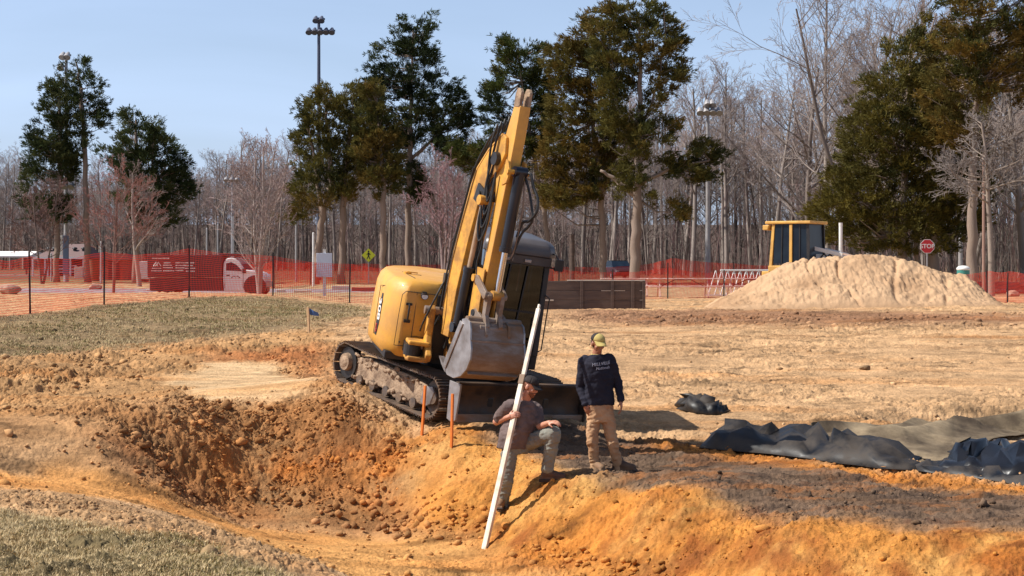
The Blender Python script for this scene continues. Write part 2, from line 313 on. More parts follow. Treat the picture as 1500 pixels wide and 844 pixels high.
def build_ground():
    r = [5.0]
    while r[-1] < 2500:
        d = r[-1]; st = .022 if 12 < d < 24.5 else (.03 if d < 28 else (.045 if d < 35 else (.08 if d < 48 else (.14 if d < 66 else d*.012))))
        if d < 12: st = .08
        r.append(d+st)
    r = np.array(r); a = np.radians(np.concatenate([np.linspace(-62, -20, 90, endpoint=False), np.linspace(-20, 20, 1100, endpoint=False), np.linspace(20, 62, 91)]))
    A, Rr = np.meshgrid(a, r); X = (Rr*np.tan(A)).ravel(); Y = Rr.ravel()
    Z = ground(X, Y); col, am, st, de, sz = zones(X, Y); k = Y < 70
    big = np.clip(.95+1.5*fbm(X*.55, Y*.8, 3, 401), .25, 1.7); am = am*np.where(Y < 60, big, 1)
    Z[k] += relief(X[k], Y[k], am[k], st[k])*np.clip((70-Y[k])/12, 0, 1)
    bk = np.clip(sdist(ZD['bank'], X, Y)/.35, 0, 1)*(Y < 30); cr = X*.86-Y*.5+.25*fbm(X*.8, Y*.8, 3, 411); gv = np.abs((cr*2.4+.6*fbm(X*.5, Y*.5, 2, 421)) % 2-1); Z -= bk*.05*np.clip(gv*1.6-.7, 0, 1)*np.clip(fbm(X*.7, Y*.7, 2, 431)*3+.6, 0, 1)
    Z += bk*.022*fbm(cr*9, (X*.5+Y*.86)*1.6, 3, 441)
    # patchy colour of the soil itself: damp clay, pale sand and topsoil mixed by the digging
    n = fbm(X*.9, Y*2.2, 5, 91); n2 = fbm(X*5, Y*9, 4, 97); n3 = fbm(X*.3, Y*1.6, 4, 103)
    f = 1+.34*n+.34*n2; col = col*np.clip(f, .55, 1.45)[:, None]
    red = np.clip(n3*1.8-.15, 0, 1)[:, None]*(Y < 60)[:, None]; col = col*(1-red*.22*np.array([.2, .8, 1.4]))
    dk = np.clip(fbm(X*1.5, Y*4, 4, 113)*2.2-.55, 0, 1)*np.clip((am+st)/.05, 0, 1)*(Y < 60); col = col*(1-.62*dk)[:, None]
    sk = np.clip(fbm(X*.22+.1*Y, Y*2.6, 5, 123, .6)*2.3-.25, 0, 1)*np.clip(fbm(X*.15, Y*.3, 2, 133)*2+.8, 0, 1)*np.clip((Y-17)/4, 0, 1)*(Y < 62); col = col*(1-sk[:, None]*np.array([.28, .33, .37]))
    sk = np.clip(fbm(X*.5+.3*Y, Y*5.5, 4, 143, .6)*2.4-.5, 0, 1)*(Y < 62); col = col*(1-sk[:, None]*np.array([.16, .19, .22]))
    bm_ = np.clip(sdist(ZD['bank'], X, Y)/.5+.5, 0, 1)*(Y < 30); rm_ = np.clip(sdist(ZD['rough'], X, Y)/.6+.5, 0, 1)*(Y < 30)
    q1 = np.clip(fbm(X*.9+Y*.5, Y*.9-X*.3, 5, 301, .6)*2.4-.15, 0, 1); q2 = np.clip(fbm(X*1.3-Y*.2, Y*1.0, 5, 311, .6)*2.4-.2, 0, 1); q3 = np.clip(fbm(X*4, Y*4, 4, 321, .6)*2.2-.3, 0, 1)
    cm_ = np.clip(sdist(ZD['churn'], X, Y)/.3+.5, 0, 1)*(Y < 30); q4 = np.clip(fbm(X*1.2+Y*.8, Y*3.5-X*.6, 5, 331, .6)*2.6-.1, 0, 1); q5 = np.clip(fbm(X*2.2+Y, Y*6-X, 4, 341, .6)*2.6-.2, 0, 1)
    for k_, c_, m_ in ((q4*.6, S(168, 108, 60), cm_), (q5*.6, S(72, 58, 50), cm_), (q1*.75, S(222, 168, 96), bm_), (q2*.8, S(146, 80, 38), bm_), (q3*.45, S(120, 68, 36), bm_), (q1*.5, S(190, 150, 104), rm_), (q2*.5, S(108, 70, 44), rm_)): col = col+(c_-col)*(k_*m_)[:, None]
    nr, na = len(r), len(a); i = np.arange(nr-1)[:, None]*na+np.arange(na-1)[None, :]; F = np.stack([i, i+1, i+na+1, i+na], -1).reshape(-1, 4)
    m = mat('soil', (1, 1, 1), .95, attr='Col', col2=None, bump=1.6, bscale=22, spec=.15)
    t = m.node_tree; b = t.nodes['Principled BSDF']; src = b.inputs['Base Color'].links[0].from_socket
    tcn = [q for q in t.nodes if q.type == 'TEX_COORD'][0]
    n_ = t.nodes.new('ShaderNodeTexNoise'); n_.inputs['Scale'].default_value = 22; n_.inputs['Detail'].default_value = 6; n_.inputs['Roughness'].default_value = .75; t.links.new(tcn.outputs['Object'], n_.inputs['Vector'])
    mr = t.nodes.new('ShaderNodeMapRange'); mr.inputs['From Min'].default_value = .3; mr.inputs['From Max'].default_value = .7; mr.inputs['To Min'].default_value = .72; mr.inputs['To Max'].default_value = 1.25
    t.links.new(n_.outputs['Fac'], mr.inputs['Value']); vm = t.nodes.new('ShaderNodeVectorMath'); vm.operation = 'SCALE'
    t.links.new(src, vm.inputs[0]); t.links.new(mr.outputs[0], vm.inputs['Scale']); t.links.new(vm.outputs[0], b.inputs['Base Color'])
    o = np_mesh('ground', np.stack([X, Y, Z], 1), F, m, col=col, smooth=True); tag(o, kind='structure'); return o
ZD = {z[0]: z[1] for z in ZP}
build_ground()
# loose clods thrown up by the digging
_ico = None
def ico():
    bm = bmesh.new(); bmesh.ops.create_icosphere(bm, subdivisions=1, radius=1) if False else bmesh.ops.create_icosphere(bm, subdivisions=1, radius=1); bm.verts.ensure_lookup_table()
    V = np.array([v.co[:] for v in bm.verts]); F = np.array([[v.index for v in f.verts] for f in bm.faces]); bm.free(); return V, F
def clods():
    V0, F0 = ico(); r_ = np.random.default_rng(5); N = 420000
    Y = r_.uniform(12.5, 40, N)**1; X = r_.uniform(-.36, .36, N)*Y; area = .72*Y*27.5     # area weight per sample
    col, am, st, de, sz = zones(X, Y); p = de*(.72*Y*27.5)/N*1.0; big = np.clip(.95+1.5*fbm(X*.55, Y*.8, 3, 401), .15, 1.7); keep = (r_.random(N) < p*big)
    X, Y, col, sz, am = X[keep], Y[keep], col[keep], sz[keep], am[keep]
    clump = vn(X*1.6, Y*1.6, 5)+.5*vn(X*6, Y*6, 6) > .52; X, Y, col, sz, am = X[clump], Y[clump], col[clump], sz[clump], am[clump]
    s_ = sz*np.exp(r_.normal(0, .72, len(X)))*.42; s_ = np.clip(s_, .006, .075)
    # a spill of stones at the foot of the rough slope
    ex = []
    for _ in range(300):
        px = r_.normal(600, 62); py = r_.normal(757, 20)+abs(px-600)*.05; q = hitg(px, py) if _ % 1 == 0 else None; ex.append((q.x, q.y, float(np.clip(abs(r_.normal(.024, .02)), .012, .065))))
    for _ in range(70):
        px = r_.uniform(760, 1000); py = 806+(px-760)*.17+r_.normal(0, 9); q = hitg(px, py); ex.append((q.x, q.y, float(r_.uniform(.015, .045))))
    for _ in range(160):
        px = r_.uniform(20, 470); py = 716+(px-20)*.235+r_.normal(0, 8); q = hitg(px, py); ex.append((q.x, q.y, float(r_.uniform(.012, .038))))
    ex = np.array(ex); c2 = zones(ex[:, 0], ex[:, 1])[0]*.85+.15*S(150, 105, 80); X = np.r_[X, ex[:, 0]]; Y = np.r_[Y, ex[:, 1]]; s_ = np.r_[s_, ex[:, 2]]; col = np.r_[col, c2]
    c3, am, st, _, _ = zones(X, Y); Z = ground(X, Y)+relief(X, Y, am, st); n = len(X)
    rot = r_.uniform(0, 2*np.pi, n); sx = r_.uniform(.75, 1.4, n); sy = r_.uniform(.7, 1.2, n); sh = r_.uniform(.55, 1.05, n)
    B = V0[None]*(1+.7*(r_.random((n, len(V0), 1))-.5))+r_.normal(0, .10, (n, len(V0), 3)); x = B[..., 0]*sx[:, None]; y = B[..., 1]*sy[:, None]; z = B[..., 2]*sh[:, None]
    c, s2 = np.cos(rot)[:, None], np.sin(rot)[:, None]
    P = np.stack([(x*c-y*s2)*s_[:, None]+X[:, None], (x*s2+y*c)*s_[:, None]+Y[:, None], z*s_[:, None]+(Z+s_*.10)[:, None]], -1)
    F = F0[None]+(np.arange(n)*len(V0))[:, None, None]; cc = np.repeat((col*r_.uniform(.6, 1.35, (n, 1))), len(V0), 0)
    o = np_mesh('soil_clods', P.reshape(-1, 3), F.reshape(-1, 3), mat('clod_soil', (1, 1, 1), .95, attr='Col', bump=.6, bscale=60, spec=.1), col=cc); tag(o, 'loose clods and stones scattered over the dug soil', 'clods', kind='stuff'); print('clods', n)
clods()
def grass(name, label, P, N, ylo, yhi, h, nb, cols, w0):
    r_ = np.random.default_rng(hash(name) % 999 if False else len(name)); Y = r_.uniform(ylo, yhi, N); X = r_.uniform(-.5, .12, N)*Y
    k = sdist(P, X+fbm(X*1.1, Y*1.1, 4, 3)*.45, Y+fbm(X*1.1, Y*1.1, 4, 9)*.45) > r_.uniform(-.1, .25, N); k &= vn(X*1.3, Y*1.3, 8)+.35*vn(X*5, Y*5, 3) > r_.uniform(.2, .75, N)
    X, Y = X[k], Y[k]; n = len(X); X = np.repeat(X, nb)+r_.normal(0, .035, n*nb); Y = np.repeat(Y, nb)+r_.normal(0, .035, n*nb)
    _, am, st, _, _ = zones(X, Y); Z = ground(X, Y)+relief(X, Y, am, st)-.004; m = n*nb
    a = r_.uniform(0, 2*np.pi, m); lean = r_.uniform(.3, 1.6, m); hh = h*r_.uniform(.4, 1.25, m); dx = np.cos(a)*lean*hh*.8; dy = np.sin(a)*lean*hh*.8; wv = w0*r_.uniform(.7, 1.3, m)
    px, py = -np.sin(a)*wv, np.cos(a)*wv; b = np.stack([X, Y, Z], 1); q = np.stack([px, py, 0*px], 1); mid = b+np.stack([dx*.4, dy*.4, hh*.6], 1); tip = b+np.stack([dx, dy, hh*.85/(.6+.4*lean)], 1)
    V = np.stack([b-q, b+q, mid+q*.7, mid-q*.7, tip], 1).reshape(-1, 3); i = (np.arange(m)*5)[:, None]; F = np.concatenate([i+[0, 1, 2], i+[0, 2, 3], i+[3, 2, 4]])
    g = vn(X*.8, Y*.8, 12); ci = (r_.random(m)*.6+g*.7 > .72).astype(int); cc = np.array(cols)[ci]*r_.uniform(.7, 1.25, (m, 1)); cc = np.repeat(cc, 5, 0)
    o = np_mesh(name, V, F, mat(name+'_blades', (1, 1, 1), .8, attr='Col', spec=.1), col=cc); tag(o, label, 'grass', kind='stuff'); print(name, m)
ZD = {z[0]: z[1] for z in ZP}
grass('turf_grass', 'dry matted grass on the bank edge in the near corner', ZD['turf'], 90000, 9, 17, .036, 10, [S(220, 194, 148), S(134, 122, 72)], .0022)
grass('field_grass', 'thin worn grass on the rise inside the orange fence', ZD['field'], 60000, 26, 56, .05, 5, [S(190, 168, 126), S(138, 128, 84)], .006)
# ------------------------------------------------------------------ materials of the machines
YEL = lin(222, 164, 66)
m_yel = mat('machine_yellow', YEL, .42, col2=lin(206, 140, 60), scale=1.6, amount=.5, dirt=lin(168, 124, 78), dirt_amt=.45, dscale=2.6, bump=.06, bscale=9, coat=.15)
m_yel_worn = mat('machine_yellow_worn', lin(216, 156, 60), .5, col2=lin(176, 122, 60), scale=3, amount=.6, dirt=lin(96, 66, 44), dirt_amt=.5, dscale=3, lo=.45, bump=.15, bscale=14)
m_blk = mat('black_paint', lin(30, 29, 31), .45, col2=lin(62, 54, 48), scale=4, amount=.5, bump=.1, bscale=20)
m_rub = mat('hose_rubber', lin(24, 24, 26), .55, col2=lin(58, 54, 50), scale=12, amount=.5)
m_cyl = mat('cylinder_black', lin(24, 26, 36), .28, col2=lin(50, 48, 50), scale=3, amount=.4)
m_chrome = mat('chrome_rod', (.72, .74, .8), .18, 1.0)
m_dustrod = mat('dusty_rod', lin(190, 160, 130), .5, .3, col2=lin(150, 118, 90), scale=6, amount=.6)
m_steel = mat('bucket_steel', lin(150, 134, 122), .5, .35, col2=lin(96, 80, 70), scale=2.2, amount=.8, dirt=lin(150, 112, 74), dirt_amt=.55, dscale=2.2, stretch=(1, 1, 2.5), bump=.2, bscale=16)
m_steel_bright = mat('worn_bright_steel', lin(176, 170, 168), .38, .6, col2=lin(112, 98, 88), scale=4, amount=.7, bump=.1, bscale=20)
m_blade = mat('blade_steel', lin(48, 42, 40), .5, .3, col2=lin(92, 70, 52), scale=2.5, amount=.8, dirt=lin(120, 92, 66), dirt_amt=.35, dscale=4, bump=.2, bscale=12)  # dark tone includes the shade lying on the blade face
m_track = mat('track_steel', lin(110, 100, 94), .5, .45, col2=lin(84, 64, 50), scale=4, amount=.85, dirt=lin(150, 118, 86), dirt_amt=.5, dscale=5, bump=.3, bscale=24)
m_mud = mat('dried_mud', lin(176, 148, 120), .9, col2=lin(104, 80, 62), scale=6, amount=.85, bump=1.5, bscale=16)
m_roof = mat('cab_roof_grey', lin(64, 60, 62), .38, col2=lin(110, 102, 98), scale=2, amount=.5, bump=.05, bscale=10)
m_glass = bpy.data.materials.new('cab_glass'); m_glass.use_nodes = True
def glassify(m, tint=(.30, .33, .34), k=.12):
    t = m.node_tree; t.nodes.clear(); o = t.nodes.new('ShaderNodeOutputMaterial'); tr = t.nodes.new('ShaderNodeBsdfTransparent'); tr.inputs[0].default_value = (*tint, 1)
    g = t.nodes.new('ShaderNodeBsdfGlossy'); g.inputs['Roughness'].default_value = .03; g.inputs[0].default_value = (.9, .95, 1, 1)
    f = t.nodes.new('ShaderNodeLayerWeight'); f.inputs[0].default_value = .5; pw = t.nodes.new('ShaderNodeMath'); pw.operation = 'POWER'; pw.inputs[1].default_value = 4; t.links.new(f.outputs['Facing'], pw.inputs[0]); ad = t.nodes.new('ShaderNodeMath'); ad.inputs[1].default_value = k*.3; t.links.new(pw.outputs[0], ad.inputs[0])
    mxs = t.nodes.new('ShaderNodeMixShader'); t.links.new(ad.outputs[0], mxs.inputs[0]); t.links.new(tr.outputs[0], mxs.inputs[1]); t.links.new(g.outputs[0], mxs.inputs[2]); t.links.new(mxs.outputs[0], o.inputs[0])
glassify(m_glass, (.035, .04, .045))
m_white = mat('white_paint', lin(232, 230, 226), .5, col2=lin(200, 192, 182), scale=4, amount=.5)
m_lens = mat('lamp_lens', lin(220, 225, 230), .15, 0)
m_red = mat('red_decal', lin(170, 40, 30), .5)
# ------------------------------------------------------------------ frames: tracks, upper house, boom
fT = Vector((.609, -.793, -.170)).normalized(); lT = Vector((.793, .609, -.068)); lT = (lT-fT*lT.dot(fT)).normalized(); uT = fT.cross(lT)
O = Vector((-1.005, 23.907, .545))
def frame(o, x, y, z): m = Matrix((x, y, z)).transposed().to_4x4(); m.translation = o; return m
MT = frame(O, fT, lT, uT); MTi = MT.inverted()
a_ = R(14); fH = Vector((math.sin(a_), -math.cos(a_), 0)); fH = (fH-uT*fH.dot(uT)).normalized(); lH = uT.cross(fH); OH = O-lH*.15; MH = frame(OH, fH, lH, uT)
d_ = R(14); fB = fH*math.cos(d_)+lH*math.sin(d_); lB = uT.cross(fB); OB = OH+fH*1.2+lH*(-.28); MBm = frame(OB, fB, lB, uT)
TH = MTi @ MH; TB = MTi @ MBm
exc = thing('mini_excavator', (0, 0, 0), 'yellow tracked excavator tilted on the slope with its bucket curled in front of the cab', 'excavator'); exc.matrix_world = MT
exc.location = MT.translation; exc.rotation_euler = MT.to_euler()
def part(mb, name, m, T, par=None, **k):
    if T is not None: mb.v = [tuple(T @ Vector(p)) for p in mb.v]
    return mb.build(name, m, par or exc, **k)
# --- tracks
def track_path(n=84, Lx=1.12, r=.27, z0=.33):
    pts = []; per = 2*(2*Lx)+2*math.pi*r
    for i in range(n):
        s = per*i/n
        if s < 2*Lx: p = (-Lx+s, z0+r-.025*math.sin(math.pi*s/(2*Lx)), 0.0)
        elif s < 2*Lx+math.pi*r: t = (s-2*Lx)/r; p = (Lx+r*math.sin(t), z0+r*math.cos(t), -t)
        elif s < 4*Lx+math.pi*r: p = (Lx-(s-2*Lx-math.pi*r), z0-r, math.pi)
        else: t = (s-4*Lx-math.pi*r)/r; p = (-Lx-r*math.sin(t), z0-r*math.cos(t), math.pi-t)
        pts.append(p)
    return pts
TP = track_path(46)
for sy in (-1, 1):
    yc = sy*.925
    bt = MB()
    for x, z, t in TP:
        Rm = Matrix.Rotation(-t, 3, 'Y'); nrm = Rm @ Vector((0, 0, 1))
        bt.box(Vector((x, yc, z))+nrm*.018, (.128, .45, .018), Rm)
        for q in (-.052, .0, .048): bt.box(Vector((x, yc, z))+nrm*.036+(Rm @ Vector((q, 0, 0))), (.012, .45, .026), Rm)
        bt.box(Vector((x, yc, z))-nrm*.02, (.10, .13, .05), Rm)
    belt = part(bt, 'track', m_track, None)
    fr = MB(); fr.prism([(-1.0, .30), (-.98, .46), (-.5, .50), (.55, .50), (.95, .45), (1.02, .24), (.9, .16), (-.9, .16)], yc-.13, yc+.13)
    part(fr, 'track_frame', m_mud, None, belt, bevel=.02)
    so_ = yc+sy*.14
    w_ = MB(); w_.cyl((-1.12, so_-.1*sy, .33), (-1.12, so_+.02*sy, .33), .235, seg=30)
    for k in range(15):
        t = k/15*2*math.pi; w_.box((-1.12+.235*math.cos(t), so_-.05*sy, .33+.235*math.sin(t)), (.05, .05, .03), Matrix.Rotation(-t, 3, 'Y'))
    part(w_, 'sprocket', m_blk, None, belt)
    w_ = MB(); w_.cyl((-1.12, so_, .34), (-1.12, so_+.085*sy, .34), .14, .125, seg=24); w_.cyl((-1.12, so_+.085*sy, .34), (-1.12, so_+.1*sy, .34), .09, .06, seg=24)
    part(w_, 'travel_motor', m_mud, None, belt, smooth=True)
    w_ = MB(); w_.cyl((1.12, so_-.2*sy, .33), (1.12, so_-.06*sy, .33), .24, seg=30); w_.cyl((1.12, so_-.06*sy, .33), (1.12, so_, .33), .11, .1, seg=20); part(w_, 'idler_wheel', m_track, None, belt, smooth=True)
    w_ = MB(); w_.prism([(.86, .2), (.9, .44), (1.1, .47), (1.16, .4), (1.1, .22), (.98, .16)], so_-.01, so_+.03) if sy < 0 else w_.bb(.9, 1.1, so_-.02, so_+.02, .22, .42); part(w_, 'idler_guard', m_steel_bright, None, belt, bevel=.01)
    for k in range(5):
        w_ = MB(); x = -.75+k*.36; w_.cyl((x, yc-.16, .145), (x, yc+.16, .145), .075, seg=16); part(w_, 'track_roller', m_track, None, belt, smooth=True)
    # clumps of earth packed on the frame
    md = MB(); rr = random.Random(3+sy)
    for k in range(70):
        x = rr.uniform(-.95, .8); md.ell((x, so_-.01*sy+rr.uniform(-.02, .015), rr.uniform(.36, .52) if k % 2 else rr.uniform(.13, .2)), (rr.uniform(.02, .07), .03, rr.uniform(.015, .04)), 7, 5)
    part(md, 'packed_mud', m_mud, None, belt)
u_ = MB(); u_.bb(-.55, .6, -.72, .72, .28, .52); u_.cyl((0, 0, .5), (0, 0, .78), .42, seg=32); part(u_, 'car_body', m_blk, None, bevel=.02)
# --- blade
TBl = Matrix.Translation((0, 0, .06))
bl = MB(); n = 9; prof = []
for i in range(n):
    t = i/(n-1); prof.append((1.80-.10*math.sin(math.pi*t)+.02*t, .10+.50*t))
prof2 = [(x-.03, z) for x, z in reversed(prof)]
bl.prism(prof+prof2, -1.12, 1.12); blade = part(bl, 'dozer_blade', m_blade, TBl, smooth=True)
e = MB(); e.prism([(1.77, .085), (1.83, .085), (1.83, .2), (1.77, .2)], -1.15, 1.15); part(e, 'cutting_edge', m_steel, TBl, blade, bevel=.006)
for sy in (-1, 1):
    e = MB(); e.prism([(1.60, .62), (1.86, .62), (1.86, .12), (1.78, .07), (1.66, .10)], sy*1.15-.015, sy*1.15+.015); part(e, 'side_plate', m_steel_bright if sy < 0 else m_blade, TBl, blade, bevel=.004)
e = MB(); e.bb(1.70, 1.8, -1.13, 1.13, .60, .63); part(e, 'top_rail', m_blade, TBl, blade, bevel=.006)
for sy in (-1, 1):
    e = MB(); e.beam((.5, sy*.42, .38), (1.72, sy*.5, .34), .1, .14); part(e, 'push_arm', m_blk, TBl, blade, bevel=.01)
# --- house body
plan = [(.98, -.36), (1.03, -.45), (1.03, -.86), (.96, -.95), (.72, -1.09), (-.25, -1.12), (-.62, -1.06), (-.95, -.88), (-1.18, -.55), (-1.28, 0), (-1.18, .55), (-.95, .85), (-.5, 1.06), (-.42, .98), (-.42, .2), (.35, .14), (.6, -.2), (.7, -.34)]
def ring(plan, z, inx, iny, sh=0): return [(p[0]*(1-inx)+sh, p[1]*(1-iny), z) for p in plan]
TQ = TH @ Matrix.Translation((0, 0, .07)) @ Matrix.Diagonal((1, 1, .86, 1))
hb = MB(); hb.loft([ring(plan, .80, .09, .06), ring(plan, .90, .03, .01), ring(plan, 1.02, .0, .0), ring(plan, 1.5, .01, .005), ring(plan, 1.84, .035, .02), ring(plan, 1.98, .07, .05), ring(plan, 2.07, .14, .11), ring(plan, 2.10, .25, .22)])
body = part(hb, 'engine_cover', m_yel, TQ, smooth=True, bevel=.018)
body_x = lambda z: 1.03*(1-np.interp(z, [1.02, 1.5, 1.84, 1.98], [0, .01, .035, .07]))
def grv(pts, w=.008, name='panel_gap'):
    g = MB()
    for p, q in zip(pts[:-1], pts[1:]): g.beam(p, q, w, w, (.3, .9, .3))
    part(g, name, m_blk, TQ, body)
fx = lambda z, o=.002: float(body_x(z))+o
grv([(fx(1.0), -.93, 1.0), (fx(1.5), -.925, 1.5), (fx(1.84), -.91, 1.84), (fx(1.9), -.86, 1.9), (fx(1.9), -.42, 1.9)])
grv([(fx(1.9), -.70, 1.9), (fx(1.5), -.70, 1.5), (fx(1.02), -.70, 1.02)])
grv([(fx(1.18), -.70, 1.18), (fx(1.18), -.40, 1.18)]); grv([(fx(1.0), -.93, 1.0), (fx(1.0), -.40, 1.0)])
grv([(.30, -1.125, 1.02), (.28, -1.12, 1.5), (.22, -1.105, 1.84), (.6, -1.03, 1.9)])
grv([(.1, -.8, 2.095), (.75, -.72, 2.10)], .012); grv([(.3, -.55, 2.103), (.3, -.95, 2.06)], .01)
g = MB(); g.tube([(1.0, -.80, 1.70), (1.07, -.80, 1.70), (1.085, -.80, 1.67), (1.085, -.80, 1.46), (1.07, -.80, 1.42), (1.01, -.80, 1.42)], .013, 8); g.box((1.03, -.80, 1.70), (.02, .09, .04)); g.box((1.045, -.80, 1.42), (.03, .09, .05)); part(g, 'grab_handle', m_blk, TQ, smooth=True)
g = MB(); g.cyl((.99, -.60, 1.87), (1.06, -.60, 1.86), .05, .055, 16); g.box((1.0, -.60, 1.90), (.05, .06, .06)); wl = part(g, 'work_lamp', m_blk, TQ, smooth=True)
g = MB(); g.cyl((1.06, -.60, 1.86), (1.064, -.60, 1.86), .045, seg=16); part(g, 'lamp_lens', m_lens, TQ, wl)
g = MB(); g.prism([(-.56, 1.70), (-.41, 1.70), (-.41, 1.86), (-.56, 1.86)], 0, .004, 'x', Matrix.Translation((1.018, 0, 0)) @ Matrix.Rotation(R(-3.0), 4, 'Y')); part(g, 'warning_sticker', m_white, Matrix(TQ), body)
for k in range(5):
    g = MB(); z = 1.28+k*.11; g.box((-1.16*(1-.01), -.60, z), (.10, .13, .03), Matrix.Rotation(R(-56), 3, 'Z')); part(g, 'vent_slot', m_blk, TQ, body)
for y, z in ((-.86, 1.06), (-.52, 1.06), (-.60, 1.10)):
    g = MB(); g.cyl((1.02, y, z), (1.04, y, z), .012, seg=8); part(g, 'bolt', m_blk, TQ, body)
# decal with the machine's size number on the flank, running down the corner
g = MB(); P0 = []
for i in range(9):
    z = 1.02+i*.082; P0.append(z)
dec = [(.27, 1.02), (.42, 1.02), (.50, 1.25), (.50, 1.55), (.44, 1.74), (.36, 1.74), (.30, 1.45)]
def on_flank(x, z, o=.004):
    y = -1.12*(1-np.interp(z, [1.02, 1.5, 1.84], [0, .005, .02]))+ (x+.25)*(.03/1.13)
    return (x, y-o, z)
g.add([on_flank(x, z) for x, z in dec]+[on_flank(x, z, .001) for x, z in dec], [tuple(range(7)), tuple(range(13, 6, -1))]+[(i, i+7, (i+1) % 7+7, (i+1) % 7) for i in range(7)])
decal = part(g, 'number_decal', m_blk, TQ, body)
def text_mesh(txt, size, depth=.002, align='CENTER', shear=0, bold=0):
    c = bpy.data.curves.new('t', 'FONT'); c.body = txt; c.size = size; c.extrude = depth; c.align_x = align; c.align_y = 'CENTER'; c.shear = shear; c.offset = bold
    o = bpy.data.objects.new('t', c); COL.objects.link(o); dg = bpy.context.evaluated_depsgraph_get(); me = bpy.data.meshes.new_from_object(o.evaluated_get(dg))
    bpy.data.objects.remove(o); V = [v.co.copy() for v in me.vertices]; F = [tuple(p.vertices) for p in me.polygons]; bpy.data.meshes.remove(me); return V, F
def put_text(txt, size, M, m, name, parent=None, depth=.002, shear=0, bold=0, fix=True):
    V, F = text_mesh(txt, size, depth, shear=shear, bold=bold); b = MB(); b.add([M @ v for v in V], F); return b.build(name, m, parent)
# text frame on the flank: reading direction is up the panel, glyph tops towards the front
yy = Vector((1, .0265, 0)).normalized()
def flank_text(txt, size, x, z, m, nm):
    M = frame(Vector(on_flank(x, z, .008)), Vector((.08, 0, -1)).normalized(), Vector((1, .02, .08)).normalized(), Vector((0, -1, 0)))
    return put_text(txt, size, TQ @ M, m, nm, decal, bold=.004)
flank_text('308', .26, .40, 1.47, m_white, 'size_number'); flank_text('CR', .12, .37, 1.14, m_red, 'size_letters')
# roof fittings
g = MB(); g.cyl((.25, -.75, 2.09), (.25, -.75, 2.13), .06, seg=14); g.box((.25, -.68, 2.13), (.05, .16, .015)); part(g, 'filler_cap', m_yel_worn, TQ, body, smooth=True)
g = MB(); g.bb(.62, 1.0, -.40, .22, .85, 1.9); part(g, 'front_bulkhead', m_blk, TQ, bevel=.01)
g = MB(); g.bb(-.3, .9, -1.02, 1.02, .74, .86); part(g, 'turntable_deck', m_blk, TQ, bevel=.01)
g = MB(); g.bb(.9, 1.1, -.62, -.36, .84, 1.02); part(g, 'tool_box', m_blk, TQ, bevel=.01)
# --- cab
cx0, cx1, cy0, cy1, cz0, cz1 = -.42, 1.0, .2, 1.18, .80, 2.5
cb = MB(); cb.bb(cx0, cx1, cy0, cy1, cz0, 1.02); cab = part(cb, 'cab', m_blk, TH, bevel=.02)
def cpart(mb, name, m, **k): return part(mb, name, m, TH, cab, **k)
for nm, p, q, w_, h_ in (('front_pillar', (cx1-.03, cy0+.03, 1.0), (cx1-.13, cy0+.03, cz1), .06, .07), ('front_pillar', (cx1-.03, cy1-.04, 1.0), (cx1-.13, cy1-.04, cz1), .08, .08),
                      ('rear_pillar', (cx0+.05, cy0+.04, 1.0), (cx0+.05, cy0+.04, cz1), .08, .08), ('rear_pillar', (cx0+.05, cy1-.05, 1.0), (cx0+.05, cy1-.05, cz1), .1, .1), ('middle_pillar', (.28, cy1-.03, 1.0), (.28, cy1-.03, cz1), .08, .07)):
    g = MB(); g.beam(p, q, w_, h_, (1, 0, 0)); cpart(g, nm, m_blk, bevel=.01)
rf = MB(); S_ = []
for z, i in ((2.44, .0), (2.52, .0), (2.60, .03), (2.655, .10), (2.67, .22)):
    x0, x1, y0, y1 = cx0-.03+i*.6, cx1+.02-i*1.1, cy0-.03+i*.8, cy1+.05-i*.8; c = .10
    S_.append([(x0+c, y0, z), (x1-c, y0, z), (x1, y0+c, z), (x1, y1-c, z), (x1-c, y1, z), (x0+c, y1, z), (x0, y1-c, z), (x0, y0+c, z)])
rf.loft(S_); cpart(rf, 'cab_roof', m_roof, smooth=True, bevel=.01)
g = MB(); g.bb(cx1-.14, cx1-.02, cy0, cy1, 2.30, 2.44); cpart(g, 'roof_header', m_roof, bevel=.015)
for y in (.55, .82):
    g = MB(); g.box((cx1-.01, y, 2.36), (.04, .10, .05)); cpart(g, 'roof_lamp', m_steel_bright, bevel=.008)
for nm, c in (('windscreen', [(cx1-.045, cy0+.06, 1.25), (cx1-.045, cy1-.08, 1.25), (cx1-.115, cy1-.08, 2.30), (cx1-.115, cy0+.06, 2.30)]), ('windscreen', [(cx1-.03, cy0+.06, 1.02), (cx1-.03, cy1-.08, 1.02), (cx1-.042, cy1-.08, 1.22), (cx1-.042, cy0+.06, 1.22)]),
              ('door_glass', [(cx1-.1, cy1-.02, 1.3), (.32, cy1-.02, 1.3), (.32, cy1-.02, 2.42), (cx1-.16, cy1-.02, 2.42)]), ('side_glass', [(.24, cy1-.02, 1.3), (cx0+.1, cy1-.02, 1.3), (cx0+.1, cy1-.02, 2.42), (.24, cy1-.02, 2.42)]),
              ('side_glass', [(cx1-.1, cy0+.02, 1.3), (cx0+.1, cy0+.02, 1.3), (cx0+.1, cy0+.02, 2.42), (cx1-.16, cy0+.02, 2.42)]), ('rear_glass', [(cx0+.03, cy0+.1, 1.75), (cx0+.03, cy1-.12, 1.75), (cx0+.03, cy1-.12, 2.38), (cx0+.03, cy0+.1, 2.38)])):
    g = MB(); g.add(c, [(0, 1, 2, 3)]); cpart(g, nm, m_glass, fix=False)
g = MB(); g.bb(cx0, cx0+.06, cy0+.05, cy1-.05, 1.0, 1.75); g.bb(cx0, cx0+.06, cy0+.45, cy0+.52, 1.75, 2.45); cpart(g, 'rear_panel', m_blk)
